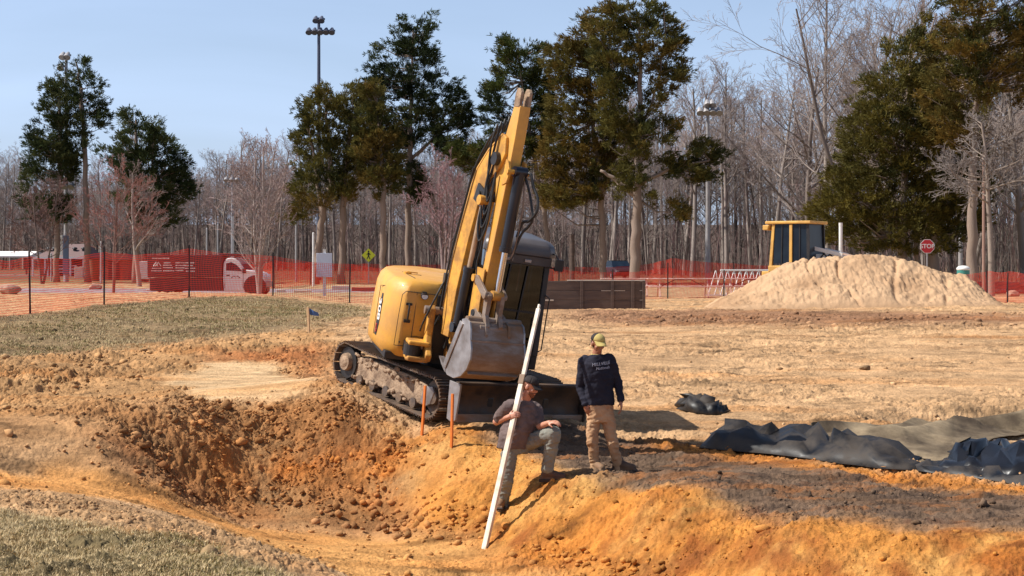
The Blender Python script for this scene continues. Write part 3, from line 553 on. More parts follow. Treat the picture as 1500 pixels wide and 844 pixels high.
g = MB(); g.bb(.3, cx1-.05, cy1-.035, cy1, 1.0, 1.3); g.bb(cx0+.05, .28, cy1-.035, cy1, 1.0, 1.3); cpart(g, 'door_panel', m_blk, bevel=.01)
g = MB(); g.beam((cx1-.055, cy0+.08, 1.62), (cx1-.055, cy1-.1, 1.62), .02, .03); g.beam((cx1-.02, .52, 1.25), (cx1-.07, .60, 2.28), .018, .022, (1, 0, 0)); g.beam((cx1-.02, .78, 1.25), (cx1-.07, .86, 2.28), .018, .022, (1, 0, 0)); cpart(g, 'wiper_bars', m_blk)
m_seat = mat('seat_fabric', lin(56, 54, 56), .8)
g = MB(); g.bb(-.15, .35, .42, .92, 1.2, 1.36); g.box((-.12, .67, 1.72), (.14, .46, .72), Matrix.Rotation(R(-8), 3, 'Y')); g.box((-.17, .67, 2.14), (.09, .26, .2)); cpart(g, 'seat', m_seat, bevel=.04, segs=3)
for y in (.34, 1.0):
    g = MB(); g.bb(.1, .5, y-.05, y+.05, 1.25, 1.42); g.cyl((.42, y, 1.42), (.46, y, 1.66), .015, seg=8); g.ell((.47, y, 1.7), (.03, .03, .055), 10, 8); cpart(g, 'control_lever', m_steel if y < .5 else m_blk, smooth=True)
g = MB(); g.tube([(.62, .55, 1.1), (.66, .55, 1.5), (.68, .62, 1.58), (.68, .78, 1.58), (.66, .85, 1.5), (.62, .85, 1.1)], .016, 8); cpart(g, 'travel_levers', m_steel_bright, smooth=True)
g = MB(); g.tube([(cx1-.02, cy1-.02, 1.9), (cx1-.02, cy1+.05, 1.86), (cx1-.03, cy1+.05, 1.55), (cx1-.03, cy1+.05, 1.10), (cx1-.03, cy1-.02, 1.05)], .010, 8); cpart(g, 'door_rail', m_blk, smooth=True)
g = MB(); g.box((cx1+.06, cy1+.09, 2.36), (.05, .12, .17)); g.tube([(cx1-.06, cy1, 2.3), (cx1+.04, cy1+.04, 2.3), (cx1+.05, cy1+.06, 2.36)], .012, 6); g.tube([(cx1-.05, cy1, 2.5), (cx1+.03, cy1+.03, 2.5), (cx1+.05, cy1+.08, 2.42)], .012, 6); cpart(g, 'mirror', m_blk, bevel=.01)
g = MB(); g.bb(.2, 1.0, 1.0, 1.12, .86, 1.05); g.bb(.7, .98, 1.02, 1.16, 1.25, 1.55); cpart(g, 'door_step', m_blk, bevel=.02)
# --- swing bracket
g = MB(); g.prism([(1.0, .86), (1.32, .80), (1.5, .82), (1.56, .92), (1.44, 1.02), (1.36, 1.18), (1.36, 1.55), (1.28, 1.60), (1.22, 1.52), (1.2, 1.1), (1.0, 1.0)], -.56, -.47); sb = part(g, 'swing_bracket', m_yel_worn, TH, bevel=.02)
g = MB(); g.bb(1.15, 1.5, -.80, -.5, .80, .87); g.bb(1.15, 1.46, -.80, -.5, 1.02, 1.08); g.cyl((1.42, -.76, .80), (1.42, -.76, .85), .06); g.prism([(1.0, .84), (1.45, .80), (1.45, .95), (1.25, 1.1), (1.25, 1.5), (1.0, 1.5)], -.2, -.12); part(g, 'bracket_arm', m_yel_worn, TH, sb, bevel=.02)
g = MB(); g.cyl((1.34, -.72, .87), (1.34, -.72, 1.02), .12, seg=18); g.bb(1.0, 1.25, -.8, -.5, .87, 1.02); part(g, 'swing_pin', m_blk, TH, sb)
g = MB(); g.cyl((1.29, -.62, 1.52), (1.29, -.1, 1.52), .06, seg=16); g.cyl((1.35, -.66, 1.0), (1.35, -.58, 1.0), .04, seg=14); part(g, 'boom_foot_pin', m_steel, TH, sb, smooth=True)
# --- boom
bp = [(.16, 1.22), (.12, 1.6), (.20, 2.4), (.42, 3.35), (.52, 3.60), (.78, 3.88), (1.12, 4.12), (1.22, 4.08), (1.26, 3.86), (1.14, 3.66), (.88, 3.44), (.70, 3.16), (.56, 2.6), (.44, 1.9), (.40, 1.22)]
g = MB(); g.prism(bp, -.125, .125); boom = part(g, 'boom', m_yel_worn, TB, bevel=.012)
g = MB()
for p, q in zip(bp[1:6], bp[2:7]): g.beam((p[0]-.012, -.115, p[1]), (q[0]-.012, -.115, q[1]), .03, .02)
part(g, 'edge_weld', m_yel, TB, boom)
g = MB(); g.cyl((.78, -.2, 3.25), (.78, .2, 3.25), .07); g.cyl((1.08, -.19, 3.78), (1.08, .19, 3.78), .09); g.box((.80, -.16, 3.25), (.28, .03, .24), Matrix.Rotation(R(20), 3, 'Y')); part(g, 'boom_pins', m_blk, TB, boom)
# --- stick
sp = [(1.22, 4.52), (1.10, 4.10), (1.00, 3.86), (1.00, 3.60), (1.10, 3.2), (1.06, 2.4), (1.0, 1.80), (1.02, 1.66), (1.12, 1.66), (1.16, 1.80), (1.22, 2.4), (1.32, 3.3), (1.36, 3.7), (1.39, 4.1), (1.40, 4.52)]
g = MB(); g.prism(sp, -.08, .08); stick = part(g, 'stick', m_yel, TB, bevel=.012)
for s_ in (-.065, .065):
    g = MB(); g.prism([(1.22, 4.50), (1.38, 4.50), (1.38, 4.70), (1.34, 4.75), (1.26, 4.75), (1.22, 4.68)], s_-.022, s_+.022); part(g, 'stick_ear', m_mud, TB, stick, bevel=.008)
g = MB(); g.prism([(1.33, 3.45), (1.45, 3.5), (1.5, 3.65), (1.42, 3.78), (1.35, 3.8)], -.14, -.11); g.prism([(1.33, 3.45), (1.45, 3.5), (1.5, 3.65), (1.42, 3.78), (1.35, 3.8)], .11, .14); g.cyl((1.46, -.16, 3.65), (1.46, .16, 3.65), .035); part(g, 'cylinder_bracket', m_yel_worn, TB, stick)
g = MB(); g.tube([(.97, -.17, 2.15), (.97, .17, 2.15)], .05, 14); g.bb(.93, 1.2, -.125, -.106, 1.62, 2.3); g.bb(.93, 1.2, .106, .125, 1.62, 2.3); part(g, 'stick_end', m_yel_worn, TB, stick)
# --- cylinders
def cylinder(name, p0, p1, split, r0, r1, mrod, s0=0.0):
    p0, p1 = Vector(p0), Vector(p1); q = p0.lerp(p1, split); g = MB(); g.cyl(p0, q, r0, seg=22); g.cyl(q, q+(p1-p0).normalized()*.07, r0*1.13, seg=22); g.tube([p0+Vector((0, -.09, 0)), p0+Vector((0, .09, 0))], r0*.95, 16)
    c = part(g, name, m_cyl, TB, smooth=True); g = MB(); g.cyl(q, p1, r1, seg=18); part(g, 'rod', mrod, TB, c, smooth=True)
    g = MB(); g.tube([p1+Vector((0, -.08, 0)), p1+Vector((0, .08, 0))], r1*1.7, 16); part(g, 'rod_eye', m_yel_worn, TB, c, smooth=True); return c
cylinder('bucket_cylinder', (1.47, .03, 3.66), (1.36, .03, 1.98), .60, .075, .04, m_chrome)
cylinder('boom_cylinder', (.74, -.17, 1.42), (.95, -.17, 3.2), .44, .075, .04, m_dustrod)
g = MB(); g.tube([(.60, -.03, 1.45), (.64, -.02, 2.0), (.66, -.02, 2.2)], .035, 10); part(g, 'hose_guard', m_rub, TB, smooth=True)
cylinder('stick_cylinder', (.34, .0, 3.5), (1.18, .0, 4.62), .62, .06, .035, m_chrome) if False else None
# --- linkage
for s_ in (-.14, .14):
    g = MB(); g.prism([(1.02, 2.20), (1.08, 2.20), (1.40, 2.02), (1.42, 1.94), (1.34, 1.92), (1.02, 2.10)], s_-.018, s_+.018); part(g, 'rocker_arm', m_steel, TB, bevel=.006)
g = MB()
for s_ in (-.10, .10): g.prism([(1.31, 1.98), (1.37, 2.03), (1.43, 1.98), (1.42, 1.72), (1.50, 1.58), (1.46, 1.48), (1.38, 1.52), (1.33, 1.70)], s_-.03, s_+.03)
g.cyl((1.37, -.17, 1.97), (1.37, .17, 1.97), .045); g.cyl((1.44, -.2, 1.54), (1.44, .2, 1.54), .05); part(g, 'bucket_link', m_steel, TB, bevel=.006)
# --- bucket
Wb = .40; TK = TB @ Matrix.Translation((0, .06, 1.64)) @ Matrix.Diagonal((1, 1, .86, 1)) @ Matrix.Translation((0, 0, -1.64))
op = [(1.22, 1.60), (1.34, 1.64), (1.44, 1.60), (1.50, 1.50), (1.53, 1.36), (1.60, 1.22), (1.62, 1.06), (1.56, .90), (1.42, .76), (1.22, .68), (1.02, .68), (.88, .76)]
th = .02
g = MB(); ip = [(p[0]-(p[0]-1.2)*.06-.0, p[1]-(p[1]-1.15)*.05) for p in op]
g.prism(op+ip[::-1], -Wb, Wb); buc = part(g, 'bucket', m_steel, TK, smooth=True)
for s_ in (-1, 1):
    g = MB(); g.prism([(p[0]+(p[0]-1.2)*.02, p[1]+(p[1]-1.15)*.02) for p in op], s_*Wb-.014, s_*Wb+.014); part(g, 'bucket_side', m_steel_bright, TK, buc, bevel=.005)
    g = MB(); g.beam((1.24, s_*(Wb+.022), 1.56), (.92, s_*(Wb+.022), .78), .02, .10, (1, 0, .5)); part(g, 'side_cutter', m_steel_bright, TK, buc, bevel=.006)
g = MB(); g.tube([(1.33, -Wb, 1.63), (1.33, Wb, 1.63)], .055, 16); part(g, 'bucket_tube', m_steel, TK, buc, smooth=True)
for s_ in (-.17, .17):
    g = MB(); g.prism([(.98, 1.72), (1.1, 1.78), (1.28, 1.70), (1.48, 1.60), (1.53, 1.45), (1.50, 1.30), (1.2, 1.45), (.98, 1.60)], s_-.02, s_+.02); part(g, 'bucket_ear', m_steel, TK, buc, bevel=.006)
g = MB(); g.tube([(1.06, -.2, 1.70), (1.06, .2, 1.70)], .05, 16); part(g, 'bucket_pin', m_blk, TK, buc, smooth=True)
g = MB(); g.beam((1.545, -Wb, 1.34), (1.545, Wb, 1.34), .015, .03, (0, 0, 1)); g.beam((1.51, -Wb+.03, .86), (1.51, Wb-.03, .86), .02, .12, (-.5, 0, .5)); part(g, 'wear_plate', m_steel, TK, buc)
for k in range(5):
    s_ = -.38+k*.19; g = MB(); g.prism([(.95, .70), (.80, .80), (.70, .90), (.78, .86), (.95, .76)], s_-.04, s_+.04); part(g, 'bucket_tooth', m_steel_bright, TK, buc)
# --- hoses
def hose(pts, r=.016, m=m_rub, name='hydraulic_hose', T=TB):
    P = [Vector(p) for p in pts]; Q = []
    for i in range(len(P)-1):
        p0 = P[max(i-1, 0)]; p1 = P[i]; p2 = P[i+1]; p3 = P[min(i+2, len(P)-1)]
        for k in range(6):
            t = k/6; Q.append(.5*((2*p1)+(p2-p0)*t+(2*p0-5*p1+4*p2-p3)*t*t+(3*p1-p0-3*p2+p3)*t**3))
    Q.append(P[-1]); g = MB(); g.tube(Q, r, 8); return part(g, name, m, T, smooth=True)
for k, s_ in enumerate((-.10, -.05, .0, .06)):
    o = k*.012
    hose([(.10-o, s_, 1.35), (.07-o, s_, 1.7), (.13-o, s_, 2.4), (.34-o, s_, 3.3), (.40-o, s_-.02*k, 3.62), (.66, s_, 3.98+.03*k), (.90, s_-.03, 4.16+.04*k), (1.02, s_-.08, 4.22+.03*k), (.99, s_-.11, 3.95-.08*k), (.95, -.165-.012*k, 3.5-.15*k), (1.02, -.16-.01*k, 3.2-.18*k), (1.08, -.14, 3.35-.15*k), (1.10, -.13, 3.6)])
hose([(.10, -.152, 1.4), (.10, -.16, 1.7), (.18, -.16, 2.4), (.40, -.16, 3.3), (.48, -.165, 3.6)], .014)
hose([(1.47, .09, 3.62), (1.56, .14, 3.66), (1.62, .18, 3.5), (1.72, .22, 3.35), (1.74, .22, 3.18), (1.62, .2, 3.05), (1.50, .17, 3.0), (1.46, .14, 2.8)], .02)
hose([(1.47, .12, 3.60), (1.55, .18, 3.4), (1.66, .22, 3.1), (1.60, .22, 2.98), (1.50, .18, 2.85), (1.44, .14, 2.6), (1.42, .12, 2.45)], .018)
hose([(1.48, .11, 3.55), (1.50, .14, 3.2), (1.46, .14, 2.7), (1.43, .11, 2.5)], .012, m_steel, 'steel_pipe')
hose([(.98, -.12, 3.1), (.93, -.16, 2.9), (.95, -.13, 2.7), (.93, -.12, 2.5)], .018); hose([(1.0, -.115, 3.3), (.96, -.14, 2.95), (.99, -.12, 2.6), (.95, -.13, 2.35), (.98, -.12, 2.2)], .014)
hose([(.62, .02, 1.4), (.72, -.02, 1.9), (.80, -.05, 2.15), (.86, -.02, 2.3), (.90, .0, 2.1), (.86, .02, 1.7), (.8, .05, 1.4)], .03)
hose([(.66, .1, 1.3), (.8, .08, 1.75), (.9, .06, 2.3), (.88, .04, 2.55)], .022, m_yel, 'boom_lamp_bracket')
hose([(1.2, -.62, 1.2), (1.34, -.62, 1.35), (1.40, -.52, 1.7), (1.36, -.42, 1.95)], .014, T=TH); hose([(1.1, -.4, 1.3), (1.3, -.36, 1.5), (1.36, -.3, 1.3), (1.3, -.2, 1.0)], .02, T=TH)
hose([(1.0, -.2, 1.7), (1.2, -.25, 1.85), (1.28, -.3, 1.6), (1.26, -.32, 1.3)], .02, T=TH); hose([(1.0, -.1, 1.5), (1.25, -.12, 1.6), (1.3, -.2, 1.3), (1.25, -.25, 1.0)], .02, T=TH)
for k in range(4): hose([(.80, -.10+.04*k, 1.6), (.86+.02*k, -.15+.03*k, 2.2), (.90+.01*k, -.16+.02*k, 2.8), (.93, -.15+.02*k, 3.3-.05*k), (.90, -.13, 3.5)], .018)
g = MB(); g.bb(.66, .78, -.30, -.2, 1.5, 2.0); part(g, 'valve_block', m_blk, TH)
# ------------------------------------------------------------------ the two men
def limb(mb, pts, rs, seg=14):
    """rounded tapering chain"""
    for i in range(len(pts)-1): mb.tube([pts[i], pts[i+1]], [rs[i], rs[i+1]], seg)
    for p, r in zip(pts, rs): mb.ell(p, r, seg, 8)
def fuse(mb, name, m, parent, voxel, smooth=4, wr=0.0, wscale=.12, origin=None, sharpness=0):
    """one continuous surface from overlapping volumes, with cloth wrinkles"""
    me = bpy.data.meshes.new(name); og = Vector(origin) if origin is not None else Vector((0, 0, 0))
    me.from_pydata([tuple(Vector(v)-og) for v in mb.v], [], mb.f)
    o = bpy.data.objects.new(name, me); COL.objects.link(o)
    bm = bmesh.new(); bm.from_mesh(me); bmesh.ops.recalc_face_normals(bm, faces=bm.faces); bm.to_mesh(me); bm.free()
    r = o.modifiers.new('r', 'REMESH'); r.mode = 'VOXEL'; r.voxel_size = voxel; r.use_smooth_shade = True
    s = o.modifiers.new('s', 'SMOOTH'); s.iterations = smooth; s.factor = .5
    dg = bpy.context.evaluated_depsgraph_get(); m2 = bpy.data.meshes.new_from_object(o.evaluated_get(dg)); o.modifiers.clear(); o.data = m2; bpy.data.meshes.remove(me)
    if wr:
        n = len(m2.vertices); co = np.empty(n*3, np.float32); m2.vertices.foreach_get('co', co); co = co.reshape(-1, 3); nm = np.empty(n*3, np.float32); m2.vertices.foreach_get('normal', nm); nm = nm.reshape(-1, 3)
        x, y, z = co.T; f = np.abs(fbm((x+.7*y+.35*z)/wscale, (z*1.9-.5*x+.4*y)/wscale, 3, 5)); f2 = fbm((x-y)/wscale*2.2, (z*1.2+x*.6)/wscale*2.2, 2, 15)
        co = co+nm*(wr*(.35-f)+wr*.35*f2)[:, None]; m2.vertices.foreach_set('co', co.ravel()); m2.update()
    m2.name = name; m2.materials.clear(); m2.materials.append(m); m2.polygons.foreach_set('use_smooth', [True]*len(m2.polygons))
    o.location = og
    if parent is not None:
        o.parent = parent; o.location = og-parent.location
    return o
m_skin = mat('skin', lin(196, 140, 112), .5, col2=lin(170, 104, 84), scale=9, amount=.5, bump=.1, bscale=60)
m_skin2 = mat('skin_tanned', lin(168, 112, 84), .5, col2=lin(134, 82, 62), scale=9, amount=.5)
m_hair = mat('dark_hair', lin(44, 30, 24), .7, bump=.5, bscale=90); m_beard = mat('ginger_beard', lin(122, 74, 48), .8, bump=.6, bscale=90)
m_navy = mat('navy_sweatshirt', lin(40, 40, 50), .9, col2=lin(56, 54, 62), scale=7, amount=.5, bump=.15, bscale=120, spec=.1)
m_khaki = mat('khaki_cloth', lin(196, 160, 124), .9, col2=lin(160, 118, 86), scale=4, amount=.8, bump=.2, bscale=90, spec=.1)
m_greyt = mat('grey_tshirt', lin(122, 106, 102), .9, col2=lin(84, 70, 66), scale=5, amount=.8, bump=.15, bscale=120, spec=.1)
m_jean = mat('grey_jeans', lin(136, 138, 128), .9, col2=lin(112, 98, 88), scale=4, amount=.7, bump=.2, bscale=110, spec=.1)
m_boot_shaded = mat('shaded_work_boot', lin(78, 54, 40), .7, col2=lin(120, 90, 64), scale=6, amount=.7, bump=.3, bscale=40)  # boot on the side away from the sun, shade put into the colour
m_boot_lit = mat('lit_work_boot', lin(134, 104, 74), .75, col2=lin(120, 84, 62), scale=6, amount=.7, bump=.3, bscale=40)  # sunward boot of each pair, sunlight put into the colour
m_capy = mat('cap_olive_yellow', lin(188, 166, 98), .85, col2=lin(166, 144, 84), scale=8, amount=.5); m_capd = mat('cap_dark', lin(40, 32, 30), .85)
m_ink = mat('shirt_print', lin(150, 152, 166), .8)
def basis(f, u=(0, 0, 1)):
    f = Vector(f).normalized(); u = Vector(u); r = f.cross(u).normalized(); u = r.cross(f).normalized(); return r, f, u      # his right... x, forward, up
def head(mb, c, f, u, s=1.0):
    r, f, u = basis(f, u); M3 = Matrix((r, f, u)).transposed(); c = Vector(c); P = lambda a, b, d: c+r*(a*s)+f*(b*s)+u*(d*s)
    e = lambda p, q: mb.ell(P(*p), tuple(v*s for v in q), 18, 12, M3)
    e((0, -.012, .035), (.076, .094, .086)); e((0, .028, -.03), (.058, .062, .07)); e((0, .055, -.075), (.034, .034, .030)); e((0, .072, .012), (.050, .024, .022))
    mb.tube([P(0, .086, .012), P(0, .106, -.022)], [.009*s, .015*s], 10); e((0, .100, -.024), (.017, .014, .011)); e((0, .088, -.05), (.026, .012, .009)); e((0, .086, -.062), (.022, .012, .008))
    for q in (-1, 1): e((q*.078, -.006, -.004), (.012, .022, .032)); e((q*.042, .062, -.022), (.022, .02, .018))
    return r, f, u, P
def hand(mb, w, d, n, side, curl, s=1.0, spread=.0):
    """w wrist, d along the palm, n out of the back of the hand, side: direction of the thumb, curl radians per joint"""
    d = Vector(d).normalized(); n = Vector(n); n = (n-d*n.dot(d)).normalized(); t = d.cross(n)
    if t.dot(Vector(side)) < 0: t = -t
    w = Vector(w); M3 = Matrix((t, d, n)).transposed()
    mb.ell(w+d*.048*s, (.042*s, .056*s, .017*s), 14, 10, M3); mb.tube([w-d*.03*s, w+d*.03*s], [.027*s, .030*s], 12)
    L_ = (.040, .046, .043, .034); off = (.030, .010, -.011, -.030)
    for k in range(4):
        p = w+(d*(.092-.004*abs(k-1))+t*off[k])*s; a = .12; L0 = L_[k]*s
        prev = p-d*.03*s; mb.tube([prev, p], [.0095*s, .0095*s], 8)
        for j in range(3):
            a += curl if j else curl*.8; q = p+(d*math.cos(a)-n*math.sin(a))*L0*(1, .66, .5)[j]+t*off[k]*spread
            r0 = (.0095, .0088, .008)[j]*s; mb.tube([p, q], [r0, r0*.93], 8); mb.ell(q, r0*.95, 8, 6); p = q
    p = w+(d*.018+t*.030)*s; q = p+(d*.032+t*.028-n*.012)*s; mb.tube([p, q], [.014*s, .011*s], 8); mb.ell(q, .011*s, 8, 6); q2 = q+(d*.026+t*.006-n*.022)*s; mb.tube([q, q2], [.0105*s, .009*s], 8); mb.ell(q2, .009*s, 8, 6)
def ering(c, f, hx, hy, up=(0, 0, 1), n=26, pw=2.4):
    r, f, u = basis(f, up); out = []
    for k in range(n):
        t = 2*math.pi*k/n; ct, st = math.cos(t), math.sin(t); out.append(Vector(c)+r*(hx*abs(ct)**(2/pw)*(1 if ct > 0 else -1))+f*(hy*abs(st)**(2/pw)*(1 if st > 0 else -1)))
    return out
def boot(name, m, par, ankle, toe, gzv, org):
    a, t = Vector(ankle), Vector(toe); d = (t-a); d.z = 0; d.normalize(); g = MB(); b0 = Vector((a.x, a.y, gzv+.012)); sd_ = d.cross(Vector((0, 0, 1)))
    limb(g, [a+Vector((0, 0, .08)), b0+Vector((0, 0, .12)), b0-d*.035+Vector((0, 0, .06))], [.066, .058, .052]); limb(g, [b0+Vector((0, 0, .085)), b0+d*.07+Vector((0, 0, .075)), b0+d*.13+Vector((0, 0, .058)), b0+d*.185+Vector((0, 0, .052))], [.056, .052, .050, .044])
    g.prism([(-.09, 0), (.05, 0), (.215, .006), (.235, .02), (.22, .04), (-.09, .035)], -.045, .045, 'y', frame(b0, d, -sd_, Vector((0, 0, 1))))
    o = fuse(g, name, m, par, .008, 3, origin=org); sg = MB(); sg.prism([(-.10, -.02), (.06, -.02), (.215, -.016), (.245, .006), (.235, .022), (-.10, .018)], -.052, .052, 'y', frame(b0-org, d, -sd_, Vector((0, 0, 1)))); sg.build('sole', m_hair, o, bevel=.006); return o
def cap(par, P, r, f, u, mfront, mback, s=1.0, org=None):
    M3 = Matrix((r, f, u)).transposed(); V = []; F = []; N, K = 22, 7
    def dome(t0, t1, k0, m, nm):
        g = MB(); rows = []
        for i in range(K+1):
            e = i/K*math.pi/2; rows.append([P(.090*math.cos(e)*math.sin(t), -.010+.106*math.cos(e)*math.cos(t), .052+.086*math.sin(e)**.85) for t in np.linspace(t0, t1, N)])
        g.loft(rows, cap=False, closed=False); o = g.build(nm, m, None, smooth='all'); return o
    out = []
    for t0, t1, m, nm in ((-1.25, 1.25, mfront, 'cap'), (1.25, 2*math.pi-1.25, mback, 'cap_back')):
        o = dome(t0, t1, 0, m, nm); out.append(o)
    g = MB(); rows = []
    for j in range(7):
        q = j/6; rows.append([P(.082*math.sin(t)*(1-.12*q), .075*math.cos(t)+.0+q*.085*max(0, math.cos(t*.9))**.5+.012, .052-.028*q-.05*abs(math.sin(t))**2*.5*q) for t in np.linspace(-1.2, 1.2, 14)])
    top = [[p+u*.004 for p in rr] for rr in rows]; g.loft(rows, cap=False, closed=False); g.loft(top, cap=False, closed=False); out.append(g.build('cap_brim', mfront, None, smooth='all'))
    for k, o in enumerate(out):
        for v in o.data.vertices: v.co -= par.location
        if k == 0: o.parent = par
        else: o.parent = out[0]
        md = o.modifiers.new('t', 'SOLIDIFY'); md.thickness = .004
    return out[0]
def eyes(par, P):
    for q in (-1, 1):
        g = MB(); g.ell(P(q*.031, .0845, .004), .0085, 10, 8); o = g.build('eye', m_capd, None, smooth='all')
        for v in o.data.vertices: v.co -= par.location
        o.parent = par
# -------- the standing man
D2 = 20.0
def p2(px, py, dd=0.0): return W(px, py, D2+dd)
g2 = gz(p2(880, 693).x, 20.0)
org = Vector((p2(888, 693).x, D2, g2))
f2 = Vector((.22, -.97, 0))
sR, eR, wR = p2(855, 530), p2(850, 567, .06), p2(857, 593, -.06); sL, eL, wL = p2(894, 528), p2(905, 561, .06), p2(909.5, 587, -.04)
hR, kR, aR = p2(870, 607), p2(867.5, 648, -.05), p2(872, 684, .02); hL, kL, aL = p2(889, 607), p2(897, 648, -.04), p2(906, 684, .05)
nk = p2(873.5, 524); hc = p2(875.5, 504, -.03)
b = MB(); r_h, f_h, u_h, P2 = head(b, hc, (.42, -.86, -.28), (.12, -.22, 1), .98)
limb(b, [nk, hc+Vector((0, .01, -.07))], [.062, .056]); b.loft([ering(p2(879, 604), f2, .15, .10), ering(p2(878, 582), f2, .14, .10), ering(p2(876, 548), f2, .155, .11), ering(p2(874.5, 530), f2, .14, .09), ering(p2(874, 522), f2, .07, .06)])
limb(b, [sR, eR, wR], [.05, .04, .027]); limb(b, [sL, eL, wL], [.05, .04, .027])
hand(b, wR, p2(862, 606, -.08)-wR, (-.6, -.6, .2), (.5, -.6, 0), .30, .95); hand(b, wL, p2(911, 602, -.06)-wL, (.8, -.2, .1), (-.2, -.9, 0), .28, .95)
limb(b, [hR, kR, aR], [.075, .05, .038]); limb(b, [hL, kL, aL], [.075, .05, .038])
man2 = fuse(b, 'person', m_skin2, None, .0055, 2, origin=org); tag(man2, 'standing man in a navy sweatshirt, khaki trousers and yellow cap', 'person')
b = MB(); b.loft([ering(p2(879.5, 593), f2, .180, .128), ering(p2(879, 585), f2, .178, .125), ering(p2(878, 570), f2, .172, .122), ering(p2(876, 546), f2, .185, .130), ering(p2(875, 533), f2, .19, .122), ering(p2(874.2, 525), f2, .14, .10), ering(p2(873.8, 519.5), f2, .072, .072)])
limb(b, [sR+Vector((.02, 0, .015)), sR, eR, wR+Vector((0, 0, .01))], [.075, .072, .056, .043]); limb(b, [sL-Vector((.02, 0, -.015)), sL, eL, wL+Vector((0, 0, .01))], [.075, .072, .056, .043])
shirt2 = fuse(b, 'sweatshirt', m_navy, man2, .011, 4, wr=.02, wscale=.15, origin=org)
b = MB(); b.tube([p2(879.5, 594), p2(879.5, 590)], .1, 8) if False else None; b.loft([ering(p2(879.5, 618), f2, .145, .115), ering(p2(879.5, 604), f2, .165, .122), ering(p2(879, 588), f2, .158, .115)])
limb(b, [hR, kR, aR+Vector((0, 0, .02)), aR-Vector((0, 0, .02))], [.092, .070, .060, .064]); limb(b, [hL, kL, aL+Vector((0, 0, .02)), aL-Vector((0, 0, .02))], [.092, .070, .060, .064])
fuse(b, 'trousers', m_khaki, man2, .010, 4, wr=.022, wscale=.11, origin=org)
boot('boot', m_boot_lit, man2, aR, p2(882, 694, -.16), gz(aR.x, aR.y), org); boot('boot', m_boot_shaded, man2, aL, p2(930, 694, -.02), gz(aL.x, aL.y), org)
b = MB(); b.tube([p2(873.8, 521.5), p2(873.9, 518.5)], [.074, .071], 20); fuse(b, 'shirt_collar', m_capy, man2, .006, 2, origin=org)
cap(man2, P2, r_h, f_h, u_h, m_capy, m_capd); eyes(man2, P2)
b = MB(); b.ell(P2(0, -.03, .01), (.076, .082, .075), 16, 12, Matrix((r_h, f_h, u_h)).transposed()); fuse(b, 'hair', m_hair, man2, .007, 2, origin=org)
def chest_text(txt, size, c, f, rad, tilt, par, shear=.15):
    V, F = text_mesh(txt, size, .0015, shear=shear, bold=.0); r, f, u = basis(f); r = -r if r.x < 0 else r; ct, st = math.cos(tilt), math.sin(tilt); g = MB(); out = []
    for v in V:
        x = v.x*ct-v.y*st; y = v.x*st+v.y*ct; a = x/rad; out.append(Vector(c)+r*(rad*math.sin(a))+f*(rad*(math.cos(a)-1)+v.z)+u*y-par.location)
    g.add(out, F); return g.build('shirt_print', m_ink, par, fix=False)
cc = p2(880, 532, 0)+Vector((0, -.158, 0))
chest_text('MILLVILLE', .056, cc, f2, .26, .12, man2); chest_text('Nationals', .048, cc+Vector((.02, -.004, -.052)), f2, .26, .12, man2, .3)
# -------- the man with the rod, one foot down the bank
D1 = 19.66
def p1(px, py, dd=0.0): return W(px, py, D1+dd)
f1 = Vector((.62, -.78, 0)); t1 = Vector((.12, -.05, 1))
org1 = Vector((p1(770, 700).x, D1, gz(p1(735, 748).x, D1)))
sR, eR, wR = p1(745, 597, -.10), p1(727, 618, .05), p1(746.5, 610, -.17); sL, eL, wL = p1(785, 600, .10), p1(791, 625, -.08), p1(804, 619.5, -.24)
hR, kR, aR = p1(747, 655, -.06), p1(742, 702, -.14), p1(736, 740, .0); hL, kL, aL = p1(762, 650, .06), p1(811, 636, -.20), p1(802, 686, -.12)
nk = p1(769, 585, -.02); hc = p1(776.5, 567, -.07)
b = MB(); r_h, f_h, u_h, P1 = head(b, hc, (.86, -.42, -.36), (.30, -.1, 1), 1.0)
limb(b, [nk, hc+Vector((-.015, .01, -.06))], [.068, .060])
b.loft([ering(p1(753, 655), f1, .15, .13, t1), ering(p1(755, 640), f1, .155, .14, t1), ering(p1(762, 615), f1, .16, .13, t1), ering(p1(767, 597), f1, .15, .10, t1), ering(p1(769, 589), f1, .08, .07, t1)])
limb(b, [sR, eR, wR], [.056, .046, .031]); limb(b, [sL, eL, wL], [.056, .046, .031])
rod_at = lambda py: W(710+(py-803)*(790-710)/(447-803), py, 18.9+(803-py)*(.56/197))
grip = rod_at(607)
hd = (grip-wR).normalized(); hand(b, grip-hd*.085+Vector((0, -.045, 0)), hd, (-.1, -.75, .3), (0, -.2, 1), .75, 1.0)
limb(b, [wR, grip-hd*.085+Vector((0, -.01, 0))], [.031, .028])
hand(b, wL, p1(813, 618, -.30)-wL, (.1, -.5, .8), (-.3, -.7, .2), .45, 1.0)
limb(b, [hR, kR, aR], [.08, .055, .042]); limb(b, [hL, kL, aL], [.08, .055, .042])
man1 = fuse(b, 'person', m_skin, None, .0055, 2, origin=org1); tag(man1, 'bearded man in grey T-shirt and dark cap holding the white measuring rod', 'person')
b = MB(); b.loft([ering(p1(751, 657), f1, .195, .170, t1), ering(p1(754, 645), f1, .200, .185, t1), ering(p1(758, 630), f1, .200, .195, t1), ering(p1(763, 612), f1, .195, .170, t1), ering(p1(766, 599), f1, .185, .135, t1), ering(p1(768.5, 591), f1, .13, .10, t1), ering(p1(769.5, 586), f1, .078, .078, t1)])
mR = sR.lerp(eR, .72); mL = sL.lerp(eL, .72); limb(b, [sR+Vector((.04, .02, .02)), sR, mR], [.088, .084, .078]); limb(b, [sL+Vector((-.03, 0, .02)), sL, mL], [.082, .080, .074])
